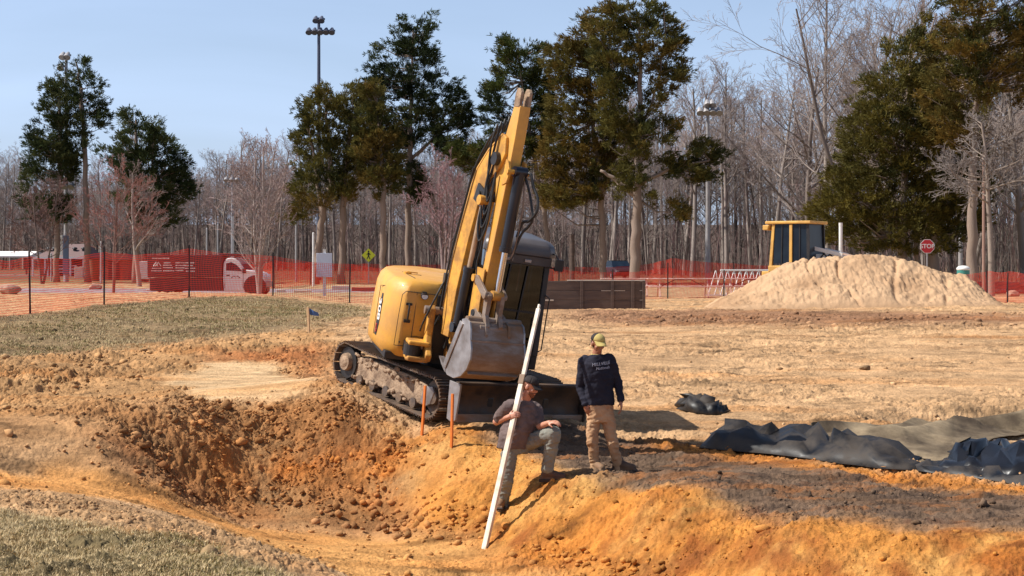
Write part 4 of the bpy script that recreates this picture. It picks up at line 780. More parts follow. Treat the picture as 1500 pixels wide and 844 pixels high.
fuse(b, 'tshirt', m_greyt, man1, .011, 4, wr=.02, wscale=.16, origin=org1)
b = MB(); b.loft([ering(p1(756, 664), f1, .14, .13, t1), ering(p1(753, 656), f1, .178, .155, t1), ering(p1(753, 645), f1, .17, .155, t1)])
limb(b, [hR, kR, aR+Vector((0, 0, .02)), aR-Vector((0, 0, .03))], [.112, .085, .074, .078]); limb(b, [hL, kL, aL+Vector((0, 0, .03)), aL-Vector((0, 0, .0))], [.112, .092, .074, .076])
fuse(b, 'jeans', m_jean, man1, .010, 4, wr=.022, wscale=.12, origin=org1)
boot('boot', m_boot_lit, man1, aR+Vector((0, 0, -.03)), p1(731, 752, -.2), gz(aR.x, aR.y)-.01, org1); boot('boot', m_boot_shaded, man1, aL, p1(828, 698, -.16), gz(aL.x, aL.y), org1)
cap(man1, P1, r_h, f_h, u_h, m_capd, m_capd); eyes(man1, P1)
b = MB(); M3 = Matrix((r_h, f_h, u_h)).transposed(); b.ell(P1(0, -.03, .01), (.078, .084, .076), 16, 12, M3); fuse(b, 'hair', m_beard, man1, .007, 2, origin=org1)
b = MB(); b.ell(P1(0, .040, -.062), (.058, .054, .042), 16, 10, M3); b.ell(P1(0, .062, -.09), (.034, .034, .03), 12, 8, M3); b.ell(P1(0, .094, -.046), (.028, .010, .007), 10, 6, M3); fuse(b, 'beard', m_beard, man1, .006, 2, origin=org1)
# -------- the rod in his hand
rod = thing('measuring_rod', rod_at(803), 'long white measuring rod held upright against the bank', 'measuring rod'); ro = rod.location.copy()
def rp(py): return rod_at(py)-ro
m_rodw = mat('rod_white', lin(236, 226, 208), .5, col2=lin(196, 178, 150), scale=5, amount=.6, dirt=lin(150, 110, 72), dirt_amt=.5, dscale=3)
g = MB(); g.beam(rp(806), rp(560), .068, .045, (-.75, -1, .2)); g.build('lower_section', m_rodw, rod, bevel=.006)
g = MB(); g.beam(rp(572), rp(452), .056, .032, (-.75, -1, .2)); g.beam(rp(452), rp(446), .03, .03, (-.75, -1, .2)); g.build('upper_section', m_rodw, rod, bevel=.006)
g = MB(); g.beam(rp(563), rp(549), .085, .06, (-.75, -1, .2)); g.build('clamp', mat('clamp_brown', lin(120, 92, 66), .6), rod, bevel=.008)
# ------------------------------------------------------------------ small things on the site
m_or = mat('orange_paint', lin(222, 120, 40), .6, col2=lin(190, 104, 44), scale=9, amount=.6); m_wood = mat('pale_wood', lin(196, 160, 120), .8, col2=lin(150, 116, 80), scale=12, amount=.7, stretch=(4, 4, .6))
def stake(name, px0, py0, px1, py1, label, m, flag=None, w_=.035):
    q = hitg(px0, py0); t = thing(name, q, label, 'stake'); top = W(px1, py1, q.y)-q
    g = MB(); g.beam(Vector((0, 0, -.15)), top, w_, .028, (-.8, -1, 0)); g.build('shaft', m, t, bevel=.002)
    if flag:
        g = MB(); nn = 10; V = []; r0 = top-Vector((0, 0, .02))
        for i in range(nn+1):
            for j in range(4): V.append(r0+Vector((.02+.02*i, -.02+.03*math.sin(i*.9)+.01*j, -.045*j*(1-.05*i)-.010*i)))
        g.add(V, [(i*4+j, i*4+j+1, i*4+j+5, i*4+j+4) for i in range(nn) for j in range(3)]); g.build('ribbon', flag, t, smooth='all')
    return t
stake('survey_stake', 617, 637, 623, 565, 'orange survey stake leaning beside the front of the track', m_or); stake('survey_stake', 661, 656, 663, 577, 'orange survey stake at the left end of the blade', m_or)
stake('survey_stake', 453, 488, 451, 450, 'bare wooden stake with a blue ribbon on the rise', m_wood, mat('blue_ribbon', lin(70, 104, 160), .7), w_=.06)
# --- crumpled sheets
m_liner = mat('black_liner', lin(15, 15, 17), .42, col2=lin(44, 42, 42), scale=1.4, amount=.5, dirt=lin(104, 90, 76), dirt_amt=.3, dscale=2.2, bump=.12, bscale=9, spec=.35)
m_liner2 = mat('glossy_liner', lin(14, 14, 16), .33, col2=lin(36, 35, 38), scale=2, amount=.5, bump=.15, bscale=8, spec=.45)
m_geo = mat('geotextile', lin(150, 132, 106), .9, col2=lin(92, 78, 64), scale=1.1, amount=.9, dirt=lin(52, 44, 38), dirt_amt=.75, dscale=1.0, bump=.3, bscale=14, spec=.1)
def sheet(name, near, far, hfun, m, nu=120, nv=44, label=None, cat='sheet', edge=.015, seed=0, drape=False, facet=0):
    """near and far: ground points of the two long edges; hfun(u,v,x,y) height above the line between them"""
    def along(P, u):
        u = u*(len(P)-1); i = min(int(u), len(P)-2); return P[i].lerp(P[i+1], u-i)
    V = np.zeros((nu, nv, 3))
    for i in range(nu):
        a, b = along(near, i/(nu-1)), along(far, i/(nu-1))
        for j in range(nv): V[i, j] = a.lerp(b, j/(nv-1))
    U, Q = np.meshgrid(np.linspace(0, 1, nu), np.linspace(0, 1, nv), indexing='ij'); x, y = V[..., 0], V[..., 1]
    gx = ground(x.ravel(), y.ravel()).reshape(x.shape); V[..., 2] = gx if drape else V[..., 2]
    V[..., 2] += hfun(U, Q, x, y); V[..., 0] += .10*fbm(x*1.5, y*1.5, 3, 3+seed)*np.sin(np.pi*Q)**.3; V[..., 1] += .10*fbm(x*1.5, y*1.5, 3, 13+seed)
    if facet:
        r_ = np.random.default_rng(seed+50); e_ = env(Q, .6); V[..., 0] += r_.normal(0, .06, x.shape)*e_; V[..., 1] += r_.normal(0, .05, x.shape)*e_; V[..., 2] += facet*(r_.random(x.shape)-.4)*e_*np.clip(U*8, 0, 1)*np.clip((1-U)*8, 0, 1)
    o0 = Vector(V[nu//2, 0]); V = V.reshape(-1, 3)-np.array(o0); i = np.arange(nu-1)[:, None]*nv+np.arange(nv-1)[None]; F = np.stack([i, i+1, i+nv+1, i+nv], -1).reshape(-1, 4)
    if facet: rr_ = np.random.default_rng(seed+60).random(len(F)) < .5; F = np.concatenate([F[rr_][:, [0, 1, 2]], F[rr_][:, [0, 2, 3]], F[~rr_][:, [0, 1, 3]], F[~rr_][:, [1, 2, 3]]])
    o = np_mesh(name, V, F, m, smooth=not facet); o.location = o0; s_ = o.modifiers.new('s', 'SOLIDIFY'); s_.thickness = .006; tag(o, label, cat); return o
def folds(x, y, s, k):
    """planar facets with sharp creases"""
    r_ = np.random.default_rng(k); wx = x+.35*s*fbm(x/s*.8, y/s*.8, 2, k+5); wy = y+.35*s*fbm(x/s*.8, y/s*.8, 2, k+8)
    cs = s*.85; ix, iy = np.floor(wx/cs), np.floor(wy/cs); best = np.full(x.shape, -9.)
    for a in (-1, 0, 1):
        for b in (-1, 0, 1):
            cx, cy = ix+a, iy+b; h1 = vn(cx*3.7+.5, cy*5.3+.5, k); h2 = vn(cx*7.1+.5, cy*2.9+.5, k+3); h3 = vn(cx*4.3+.5, cy*8.3+.5, k+6)
            px_, py_ = (cx+h1)*cs, (cy+h2)*cs; th = h3*6.28*2; dx, dy = wx-px_, wy-py_; u = dx*np.cos(th)+dy*np.sin(th); v = -dx*np.sin(th)+dy*np.cos(th)
            best = np.maximum(best, .45*h1+.15-np.maximum(np.abs(u)*(.35+.5*h2), np.abs(v)*(.8+h3))/s)
    return best-.12
G_ = lambda pts, dz=0: [hitg(*p)+Vector((0, 0, dz)) for p in pts]
env = lambda v, a=.5: np.clip(np.sin(np.pi*np.clip(v, 0, 1)), 0, 1)**a
near = G_([(1024, 659), (1060, 662), (1110, 666), (1170, 673), (1230, 682), (1290, 690), (1345, 692)]); far = G_([(1040, 640), (1075, 636), (1120, 636), (1180, 640), (1240, 646), (1300, 662), (1352, 676)], .02)
sheet('pool_liner', near, far, lambda u, v, x, y: .02+env(v, .5)*(.13*np.clip(u*9, 0, 1)*np.clip((1-u)*7, 0, 1)), m_liner, 19, 7, 'crumpled black pool liner heaped along the orange ridge', facet=.28, seed=2)
near = G_([(1345, 694), (1390, 700), (1440, 706), (1500, 716), (1560, 726)]); far = G_([(1350, 676), (1395, 684), (1450, 688), (1500, 694), (1560, 700)], .0)
sheet('pool_liner', near, far, lambda u, v, x, y: .02+env(v, .5)*.05, m_liner, 16, 5, 'low flap of black liner trailing towards the right edge of the site', seed=4, facet=.09)
near = G_([(1372, 690), (1420, 698), (1470, 702), (1540, 706)]); far = G_([(1400, 668), (1430, 664), (1480, 662), (1540, 664)], .0)
sheet('pool_liner', near, far, lambda u, v, x, y: .03+env(v, .45)*(.12*np.clip(u*5, 0, 1)+.05), m_liner2, 17, 8, 'shiny black fold of liner bunched up over the pale soil', seed=7, facet=.22)
near = G_([(1196, 652), (1240, 658), (1300, 672), (1345, 684), (1390, 676), (1430, 652), (1500, 640), (1600, 636)]); far = G_([(1190, 642), (1250, 634), (1320, 632), (1400, 626), (1500, 618), (1610, 614)], .02)
sheet('geotextile_sheet', near, far, lambda u, v, x, y: .04+.10*np.clip(v*4-3, 0, 1)*(1+fbm(x*1.2, y*.3, 2, 3))+.05*fbm(x*1.3, y*1.3, 4, 5)+.16*np.clip(folds(x, y*1.6, .9, 41), 0, 1)*env(v, 1)+.12*np.exp(-((v-.55-.12*np.sin(u*5))/.12)**2)*np.clip(u*4, 0, 1), m_geo, 200, 60, 'stained beige geotextile sheet draped over the side of the basin', seed=9, drape=True)
near = G_([(996, 602), (1020, 608), (1050, 609), (1066, 606)]); far = G_([(998, 592), (1020, 592), (1045, 597), (1064, 602)], .0)
sheet('plastic_scrap', near, far, lambda u, v, x, y: .02+env(v, .5)*env(u, .6)*(.20*(1-u)**.8+.05), m_liner, 16, 8, 'crumpled scrap of black plastic alone on the sandy plain', 'plastic scrap', seed=11, facet=.14)
# --- stones
def rock(q, r, m, label, sc=(1, .8, .6), seed=1, name='rock'):
    bm = bmesh.new(); bmesh.ops.create_icosphere(bm, subdivisions=4, radius=1); me = bpy.data.meshes.new(name); rr = np.random.default_rng(seed)
    pl = rr.normal(size=(14, 3)); pl /= np.linalg.norm(pl, axis=1)[:, None]; dd = rr.uniform(.62, .9, 14)
    for v in bm.verts:
        p = np.array(v.co)
        for n_, d0 in zip(pl, dd):
            k = p @ n_-d0
            if k > 0: p = p-n_*k*.9
        p = p*(1+.05*float(fbm(p[0]*3+seed, p[1]*3+p[2]*2, 3, seed))); v.co = Vector((p[0]*sc[0]*r, p[1]*sc[1]*r, p[2]*sc[2]*r))
    bm.to_mesh(me); bm.free(); me.materials.append(m); o = bpy.data.objects.new(name, me); COL.objects.link(o); o.location = q+Vector((0, 0, r*sc[2]*.55)); tag(o, label, 'rock'); return o
m_rock = mat('rock_buff', lin(176, 150, 128), .9, col2=lin(120, 96, 80), scale=3, amount=.8, bump=1, bscale=8); m_rock2 = mat('rock_brown', lin(140, 112, 78), .9, col2=lin(100, 76, 52), scale=4, amount=.7, bump=1, bscale=12)
rock(hitg(1267, 543), .13, m_rock2, 'small brown stone alone on the sandy plain', (1, .7, .55), 3)
rock(hitg(13, 431), .62, m_rock, 'big pale boulder by the park path behind the orange fence', (1, .8, .5), 5); rock(hitg(140, 424), .38, m_rock, 'reddish boulder between two fence posts beside the path', (1, .8, .6), 8)
rock(hitg(180, 436)+Vector((0, 0, 0)), .0001, m_rock, 'x') if False else None
# --- sand mound
def mound():
    nx, ny = 420, 130; u = np.linspace(0, 1, nx); v = np.linspace(0, 1, ny); U, Vv = np.meshgrid(u, v, indexing='ij'); x0, x1, y0, y1 = 5.0, 13.4, 41.6, 47.2
    X = x0+U*(x1-x0); Y = y0+Vv*(y1-y0); G0 = ground(X.ravel(), Y.ravel()).reshape(X.shape)
    px = 750+FX*X/43.4
    top = np.interp(px, [1018, 1040, 1075, 1110, 1140, 1165, 1200, 1270, 1330, 1365, 1395, 1425, 1445, 1462, 1480], [0, .06, .38, .78, 1.08, 1.30, 1.42, 1.46, 1.40, 1.22, 1.04, .80, .46, .12, 0])
    c = np.clip(np.minimum(Vv/.48, (1-Vv)/.40), 0, 1); prof = np.clip(c*1.12, 0, 1); prof = prof**1.05*(1-.12*np.clip(c-.75, 0, 1))
    H = top*prof; r = np.clip(H*4, 0, 1)
    H = H+r*(.12*fbm(X*1.0, Y*1.0, 4, 201)+.10*(.35-np.abs(fbm(X*2.6, Y*3.0, 4, 211)))+.06*fbm(X*7, Y*7, 4, 221, .6))
    # bucket tooth rows and track prints down the face
    band = np.clip(1-np.abs(Vv-.27-.05*np.sin(X*1.7))/.09, 0, 1); H -= .02*r*band*np.clip(np.sin(X*2*np.pi/.155+3*fbm(X, Y, 2, 8)), 0, 1)*np.clip(fbm(X*.7, Y*.7, 2, 33)*3+.4, 0, 1)
    band = np.clip(1-np.abs(Vv-.13-.03*np.sin(X*2.1+1))/.06, 0, 1); H -= .012*r*band*np.clip(np.sin(X*2*np.pi/.18+2), 0, 1)
    for xc, w_ in ((8.35, .06), (9.1, .05), (10.4, .07), (11.55, .08)):
        H -= .09*r*np.exp(-((X-xc-.25*np.sin(Vv*7+xc))/w_)**2)*np.clip(fbm(X*0+xc, Vv*9, 2, 3)*2+.9, 0, 1)
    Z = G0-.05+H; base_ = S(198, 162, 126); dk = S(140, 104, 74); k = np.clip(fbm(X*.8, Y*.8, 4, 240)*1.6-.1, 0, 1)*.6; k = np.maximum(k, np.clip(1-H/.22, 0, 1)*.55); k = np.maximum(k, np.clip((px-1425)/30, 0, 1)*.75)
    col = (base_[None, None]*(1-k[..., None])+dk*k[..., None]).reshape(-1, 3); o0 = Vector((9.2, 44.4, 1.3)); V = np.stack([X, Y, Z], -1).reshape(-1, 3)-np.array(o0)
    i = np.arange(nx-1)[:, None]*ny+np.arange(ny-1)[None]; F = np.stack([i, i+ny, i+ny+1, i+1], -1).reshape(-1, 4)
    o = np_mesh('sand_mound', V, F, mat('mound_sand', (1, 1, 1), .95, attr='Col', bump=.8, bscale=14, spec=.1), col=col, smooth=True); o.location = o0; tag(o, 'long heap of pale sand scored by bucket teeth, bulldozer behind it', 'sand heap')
mound()
# --- timber bin beside the fence
def at(px, py, D): return W(px, py, D)
m_bin = mat('dark_timber', lin(74, 60, 54), .75, col2=lin(104, 84, 72), scale=2.2, amount=.8, stretch=(.5, 1, 3), bump=.2, bscale=20); m_gap = mat('pale_edge', lin(196, 184, 168), .7)
D0 = 47.0; q = at(866, 449, D0); zb = gz(q.x, q.y); t = thing('timber_bin', (q.x, q.y, zb), 'low dark timber bin in front of the rear fence', 'bin')
sx = FX/D0; Lx = (944-786)/sx; h_ = 41/sx+.02; x0_ = (786-866)/sx
for k in range(3):
    z0, z1 = k*h_/3+(.012 if k else -.1), (k+1)*h_/3-.012
    g = MB(); g.bb(x0_, x0_+Lx, -.03, .03, z0, z1); g.build('front_board', m_bin, t, bevel=.006)
for xx in (852, 897, 927, 943):
    g = MB(); X_ = (xx-866)/sx; g.bb(X_-.045, X_+.045, -.075, -.032, -.1, h_+.01); g.build('upright', m_bin, t, bevel=.006)
g = MB(); g.bb(x0_, x0_+Lx, 1.15, 1.2, -.1, h_-.01); g.build('back_board', m_bin, t); g = MB(); g.bb(x0_+Lx-.05, x0_+Lx, .032, 1.148, -.1, h_-.01); g.build('end_board', m_bin, t)
g = MB(); g.bb(x0_+.9, x0_+Lx+.02, -.06, .06, h_+.002, h_+.03); g.build('cap_rail', m_gap, t, bevel=.004)
g = MB(); g.bb(x0_, x0_+.5, -.045, -.033, .33*h_-.02, .33*h_+.02); g.build('batten', m_gap, t); g = MB(); g.bb(x0_+1.9, x0_+2.6, -.04, -.031, .66*h_-.008, .66*h_+.008); g.build('batten', m_gap, t)
# --- orange fence
m_net = mat('orange_netting', lin(214, 66, 42), .6); m_post = mat('fence_post_steel', lin(40, 38, 40), .6, col2=lin(70, 50, 44), scale=20, amount=.5)
def mnet(m):
    tt = m.node_tree; b = tt.nodes['Principled BSDF']; o = [n for n in tt.nodes if n.type == 'OUTPUT_MATERIAL'][0]; tl = tt.nodes.new('ShaderNodeBsdfTranslucent'); tl.inputs[0].default_value = (*lin(216, 48, 30), 1)
    mx_ = tt.nodes.new('ShaderNodeMixShader'); mx_.inputs[0].default_value = .4; tt.links.new(b.outputs[0], mx_.inputs[1]); tt.links.new(tl.outputs[0], mx_.inputs[2]); tt.links.new(mx_.outputs[0], o.inputs[0])
mnet(m_net)
def fence(name, posts, label, cell=.055, tops=None, hs=1.45, sag=.10, wv=.0105, seed=0, hpost=.12, step=None):
    """posts: ground points; tops: net height at each post"""
    rr = np.random.default_rng(seed); P = [Vector(p) for p in posts]; hs = tops or [hs]*len(P)
    t = thing(name, P[0], label, 'fence'); o0 = P[0]
    Vs = []; Fs = []; n = 0; rows = 22
    for k in range(len(P)-1):
        a, b = P[k], P[k+1]; Lk = (b-a).length; m = max(2, int(Lk/cell)); u = np.linspace(0, 1, m+1)
        x = a.x+(b.x-a.x)*u; y = a.y+(b.y-a.y)*u; g0 = ground(x, y)
        top = hs[k]+(hs[k+1]-hs[k])*u-sag*np.sin(np.pi*u)+.03*fbm(u*Lk*1.2, u*0+seed, 3, seed)
        bul = .10*np.sin(np.pi*u)*rr.uniform(-1, 1)
        nx_, ny_ = -(b.y-a.y)/Lk, (b.x-a.x)/Lk; R_ = rows+1; fr = np.linspace(0, 1, R_)
        U, Fq = np.meshgrid(u, fr, indexing='ij'); wob = .035*fbm(U*Lk*1.5, Fq*2, 2, 7+seed)+bul[:, None]*np.sin(np.pi*Fq)
        slant = .05*fbm(U*Lk*.5, Fq*1.3, 2, 17+seed)
        X = x[:, None]+wob*nx_+slant*(b.x-a.x)/Lk; Y = y[:, None]+wob*ny_+slant*(b.y-a.y)/Lk; Z = g0[:, None]+.02+(top-.02)[:, None]*Fq
        C = np.stack([X, Y, Z], -1); d = np.array([(b.x-a.x)/Lk, (b.y-a.y)/Lk, 0]); hw = d*wv/2; up = np.array([0, 0, wv/2])
        # uprights
        A1 = C-hw; B1 = C+hw; i = np.arange((m+1)*R_).reshape(m+1, R_); q0 = i[:, :-1].ravel(); q1 = i[:, 1:].ravel(); N = (m+1)*R_
        Vs += [A1.reshape(-1, 3), B1.reshape(-1, 3)]; Fs.append(np.stack([q0, q1, q1+N, q0+N], 1)+n); n += 2*N
        A1 = C-up*.8; B1 = C+up*.8; off = np.array([nx_, ny_, 0])*.003; q0 = i[:-1, :].ravel(); q1 = i[1:, :].ravel(); Vs += [(A1+off).reshape(-1, 3), (B1+off).reshape(-1, 3)]; Fs.append(np.stack([q0, q1, q1+N, q0+N], 1)+n); n += 2*N
    net = np_mesh('netting', np.concatenate(Vs)-np.array(o0), np.concatenate(Fs), m_net, t)
    for k, p in enumerate(P):
        g = MB(); z = gz(p.x, p.y); hh = hs[k]+hpost+rr.uniform(-.05, .08); ln = Vector((rr.uniform(-.03, .03), 0, 0)); b0 = Vector((p.x, p.y-.035, z-.2))-o0
        g.beam(b0, b0+ln+Vector((0, 0, hh+.2)), .045, .012, (0, 1, 0)); g.beam(b0+Vector((0, -.015, 0)), b0+ln+Vector((0, -.015, hh+.2)), .012, .035, (0, 1, 0)); g.box(b0+Vector((0, -.01, .2)), (.12, .05, .03)); g.build('fence_post', m_post, t)
    return t
def fp(px, py, D=None): return hitg(px, py) if D is None else Vector((W(px, py, D).x, D, gz(W(px, py, D).x, D)))
fence('safety_fence', [fp(-130, 478), fp(-40, 470), fp(45, 460), fp(153, 447), fp(277, 436)], 'orange mesh safety fence across the left foreground rise', tops=[1.45, 1.42, 1.36, 1.40, 1.50], seed=1, cell=.062)
fence('safety_fence', [fp(277.5, 435.5), fp(400, 434), fp(512, 444), fp(610, 445), fp(715, 443), fp(818, 441), fp(898, 440), fp(978, 438), fp(1060, 437), fp(1150, 436), fp(1260, 435)], 'long orange safety fence behind the excavator and timber bin', tops=[1.50, 1.30, 1.28, 1.22, 1.2, 1.15, 1.02, 1.16, .95, .95, .95], seed=3, cell=.062, sag=.06)
fence('safety_fence', [fp(1400, 0, 52.5), fp(1446, 0, 52), fp(1475, 0, 50), fp(1530, 0, 48), fp(1600, 0, 46)], 'orange safety fence standing behind the black tarp right of the mound', tops=[.85, 1.0, .98, .9, .9], seed=5, sag=.02, hpost=.02)
fence('safety_fence', [fp(330, 0, 92), fp(380, 0, 90), fp(402, 0, 88), fp(455, 0, 96), fp(540, 0, 101), fp(640, 0, 102), fp(730, 0, 102), fp(840, 0, 101), fp(930, 0, 98), fp(985, 0, 93), fp(1075, 0, 92), fp(1140, 0, 92)], 'farther orange safety fence in front of the tree trunks', tops=[1.2, 1.35, 1.5, 1.3, 1.2, 1.15, 1.1, 1.0, 1.1, 1.6, 1.3, 1.2], seed=8, cell=.09, wv=.020, sag=.05)
# --- black tarp and rubble at the far right
near = G_([(1425, 428), (1455, 430), (1490, 430), (1530, 430)]); far = [p+Vector((0, 2.2, 0)) for p in G_([(1428, 426), (1458, 426), (1492, 426), (1530, 426)])]
sheet('black_tarp', near, far, lambda u, v, x, y: .03+.42*np.clip(v*1.3, 0, 1)+.08*folds(x, y, .7, 31), m_liner, 60, 30, 'black tarp pulled over a low bank below the right-hand fence', 'tarp', seed=3)
m_rub_ = mat('grey_rubble', lin(150, 138, 136), .9, col2=lin(104, 88, 84), scale=3, amount=.8, bump=1, bscale=9)
rr = random.Random(4)
for k in range(7):
    q = hitg(1462+k*9+rr.uniform(-4, 4), 433+rr.uniform(-4, 3)); rock(q, rr.uniform(.16, .34), m_rub_ if k % 2 else m_rock, 'lump of grey rubble in the heap beyond the right end of the mound', (1, .8, .6), 20+k, 'rubble')['group'] = 'rubble heap on the right'
# --- picnic tables behind the fence
m_alu = mat('pale_board', lin(214, 190, 176), .5, col2=lin(180, 150, 136), scale=3, amount=.5)
def picnic(px0, px1, ytop, yseat, ybase, D, label):
    s_ = FX/D; q = Vector((W((px0+px1)/2, 0, D).x, D, 0)); q.z = gz(q.x, q.y); t = thing('picnic_table', q, label, 'picnic table', 'picnic tables behind the fence'); Lh = (px1-px0)/2/s_
    H = .76; g = MB(); g.bb(-Lh, Lh, -.36, .36, H-.04, H); g.build('tabletop', m_alu, t, bevel=.01)
    for y in (-.75, .75):
        g = MB(); g.bb(-Lh, Lh, y-.13, y+.13, .42, .46); g.build('bench', m_alu, t, bevel=.01)
    for x in (-Lh+.45, Lh-.45):
        for s2 in (-1, 1):
            g = MB(); g.beam((x, s2*.62, -.02), (x, s2*.22, H-.04), .05, .05); g.build('leg', m_alu, t)
        g = MB(); g.beam((x, -.8, .40), (x, .8, .40), .05, .04); g.build('bench_bracket', m_alu, t)
    g = MB(); g.beam((-Lh+.5, 0, .42), (-.3, 0, H-.05), .03, .03); g.beam((.3, 0, H-.05), (Lh-.5, 0, .42), .03, .03); g.beam((-.3, 0, H-.06), (.3, 0, H-.06), .03, .03); g.build('brace', m_blk, t); return t
picnic(948, 1052, 407, 420, 437, 62, 'long picnic table seen through the orange netting right of the timber bin'); picnic(1052, 1160, 407, 420, 437, 64, 'picnic table partly hidden by the left end of the sand mound'); picnic(880, 962, 412, 422, 436, 66, 'picnic table behind the right end of the timber bin')
# white zigzag rack
D = 68; s_ = FX/D; q = Vector((W(1062, 0, D).x, D, 0)); q.z = gz(q.x, q.y); t = thing('bicycle_rack', q, 'white zigzag bicycle rack behind the left end of the sand mound', 'bicycle rack')
ztop = CZ-(396-HZ)/s_-q.z; g = MB(); g.beam((-.2, 0, ztop), (2.2, 0, ztop), .09, .07); g.build('top_rail', m_white, t, bevel=.01)
for k in range(9):
    g = MB(); x = -.5+k*.26; g.tube([(x-.26, -.35, .05), (x+.1, 0, ztop-.02)], .022, 6); g.tube([(x+.25, -.3, .05), (x+.12, 0, ztop-.02)], .016, 6); g.build('hoop', m_white, t)
g = MB(); g.beam((-.9, -.35, .05), (2.1, -.35, .05), .05, .05); g.build('ground_rail', m_white, t)
# --- bulldozer behind the mound
m_dyel = mat('bulldozer_yellow', lin(228, 176, 84), .5, col2=lin(200, 150, 80), scale=2, amount=.5, dirt=lin(150, 116, 80), dirt_amt=.35, dscale=2)
D = 53.5; q = Vector((W(1171, 0, D).x, D, 0)); q.z = gz(q.x, q.y); doz = thing('bulldozer', q, 'yellow bulldozer mostly hidden by the sand mound', 'bulldozer', rz=R(-32))
# local: +x forward (to the right), y to the left
zc = 2.72; g = MB(); g.bb(-.80, .62, -.78, .78, 1.02, 1.24); dcab = g.build('cab', m_dyel, doz, bevel=.03)
for x, y in ((-.72, -.72), (-.72, .72), (.0, -.74), (.0, .74), (.60, -.70), (.60, .70)):
    g = MB(); g.beam((x, y, 1.2), (x+(.10 if x < -.5 else (-.03 if x > .5 else 0)), y*.97, 2.60), .10 if x < .5 else .06, .10, (1, 0, 0)); g.build('cab_post', m_dyel if x < .5 else m_blk, doz, bevel=.01).parent = dcab
g = MB(); g.bb(-.90, .70, -.80, .80, zc-.10, zc); g.prism([(-.98, zc-.30), (-.80, zc-.30), (-.74, zc-.13), (-.98, zc-.13)], -.82, .82); g.build('cab_roof', m_dyel, doz, bevel=.025)
m_dgl = mat('dark_blue_glass', lin(14, 22, 36), .35, .0, col2=lin(36, 50, 60), scale=1.2, amount=.7, spec=.3)
for nm, c in (('rear_window', [(-.70, -.66, 1.3), (-.70, .66, 1.3), (-.62, .64, 2.6), (-.62, -.64, 2.6)]), ('side_window', [(-.62, -.745, 1.3), (-.06, -.745, 1.3), (-.06, -.725, 2.62), (-.56, -.725, 2.62)]), ('door_window', [(.06, -.745, 1.26), (.55, -.725, 1.26), (.52, -.70, 2.62), (.06, -.725, 2.62)]), ('side_window', [(-.62, .745, 1.3), (-.56, .725, 2.62), (.55, .72, 2.62), (.55, .73, 1.3)]), ('windscreen', [(.60, -.62, 1.3), (.60, .62, 1.3), (.56, .62, 2.62), (.56, -.62, 2.62)])):
    g = MB(); g.add(c, [(0, 1, 2, 3)]); g.build(nm, m_dgl, dcab, fix=False)
g = MB(); g.beam((-.33, -.755, 1.28), (-.31, -.735, 2.62), .03, .03, (1, 0, 0)); g.beam((.30, -.745, 1.28), (.30, -.72, 2.62), .03, .03, (1, 0, 0)); g.build('window_bar', m_blk, dcab)
g = MB(); g.bb(.7, 2.1, -.42, .42, .72, 1.42); g.build('engine_hood', m_dyel, doz, bevel=.05); g = MB(); g.cyl((1.35, .25, 1.4), (1.35, .25, 2.62), .06, seg=14); g.cyl((1.35, .25, 2.56), (1.35, .25, 2.66), .064, seg=14); g.build('exhaust_stack', m_white, doz, smooth=True)
g = MB(); g.bb(-1.1, .9, -.62, .62, .55, 1.05); g.build('rear_body', m_dyel, doz, bevel=.03)
for sy in (-1, 1):
    g = MB(); pr = [(1.25+.36*math.sin(a)*1, .38+.36*math.cos(a)) for a in np.linspace(0, math.pi, 9)]+[(-1.15-.36*math.sin(a), .38-.36*math.cos(a)) for a in np.linspace(0, math.pi, 9)]; g.prism(pr, sy*.62, sy*1.12); g.build('track', m_track, doz, bevel=.01)
g = MB(); g.prism([(2.5, .1), (2.62, .12), (2.52, .6), (2.62, 1.08), (2.5, 1.08), (2.44, .6)], -1.5, 1.5); g.build('dozer_blade', m_dyel, doz, bevel=.01); g = MB(); g.beam((.9, -.9, .45), (2.5, -.9, .4), .14, .18); g.beam((.9, .9, .45), (2.5, .9, .4), .14, .18); g.build('push_arms', m_dyel, doz)
# white loader bucket / trailer deck beside it
q = Vector((W(1216, 0, 53).x, 53.6, 0)); q.z = gz(q.x, q.y); t = thing('skid_steer', q, 'white machine with a sloping boom right beside the bulldozer cab', 'loader', rz=R(-20))
g = MB(); g.bb(-.62, .5, -.55, .55, .3, 1.62); g.build('body', m_white, t, bevel=.05); g = MB(); g.beam((-.55, -.6, 1.86), (.62, -.6, 1.58), .08, .13); g.beam((-.55, .6, 1.86), (.62, .6, 1.58), .08, .13); g.build('lift_arm', m_white, t, bevel=.01)
g = MB(); g.beam((.62, -.6, 1.62), (1.15, -.6, 1.5), .05, .06); g.build('boom_tip', m_alu, t); g = MB(); g.tube([(-.1, -.565, 1.5), (0, -.565, 1.62), (.12, -.565, 1.5)], .03, 8); g.tube([(.1, -.565, 1.5), (.2, -.565, 1.6), (.3, -.565, 1.5)], .03, 8); g.build('door_badge', m_blk, t)
for x in (-.4, .35):
    for y in (-.66, .66):
        g = MB(); g.cyl((x, y-.12, .32), (x, y+.12, .32), .32, seg=20); g.build('wheel', m_rub, t, smooth=True)
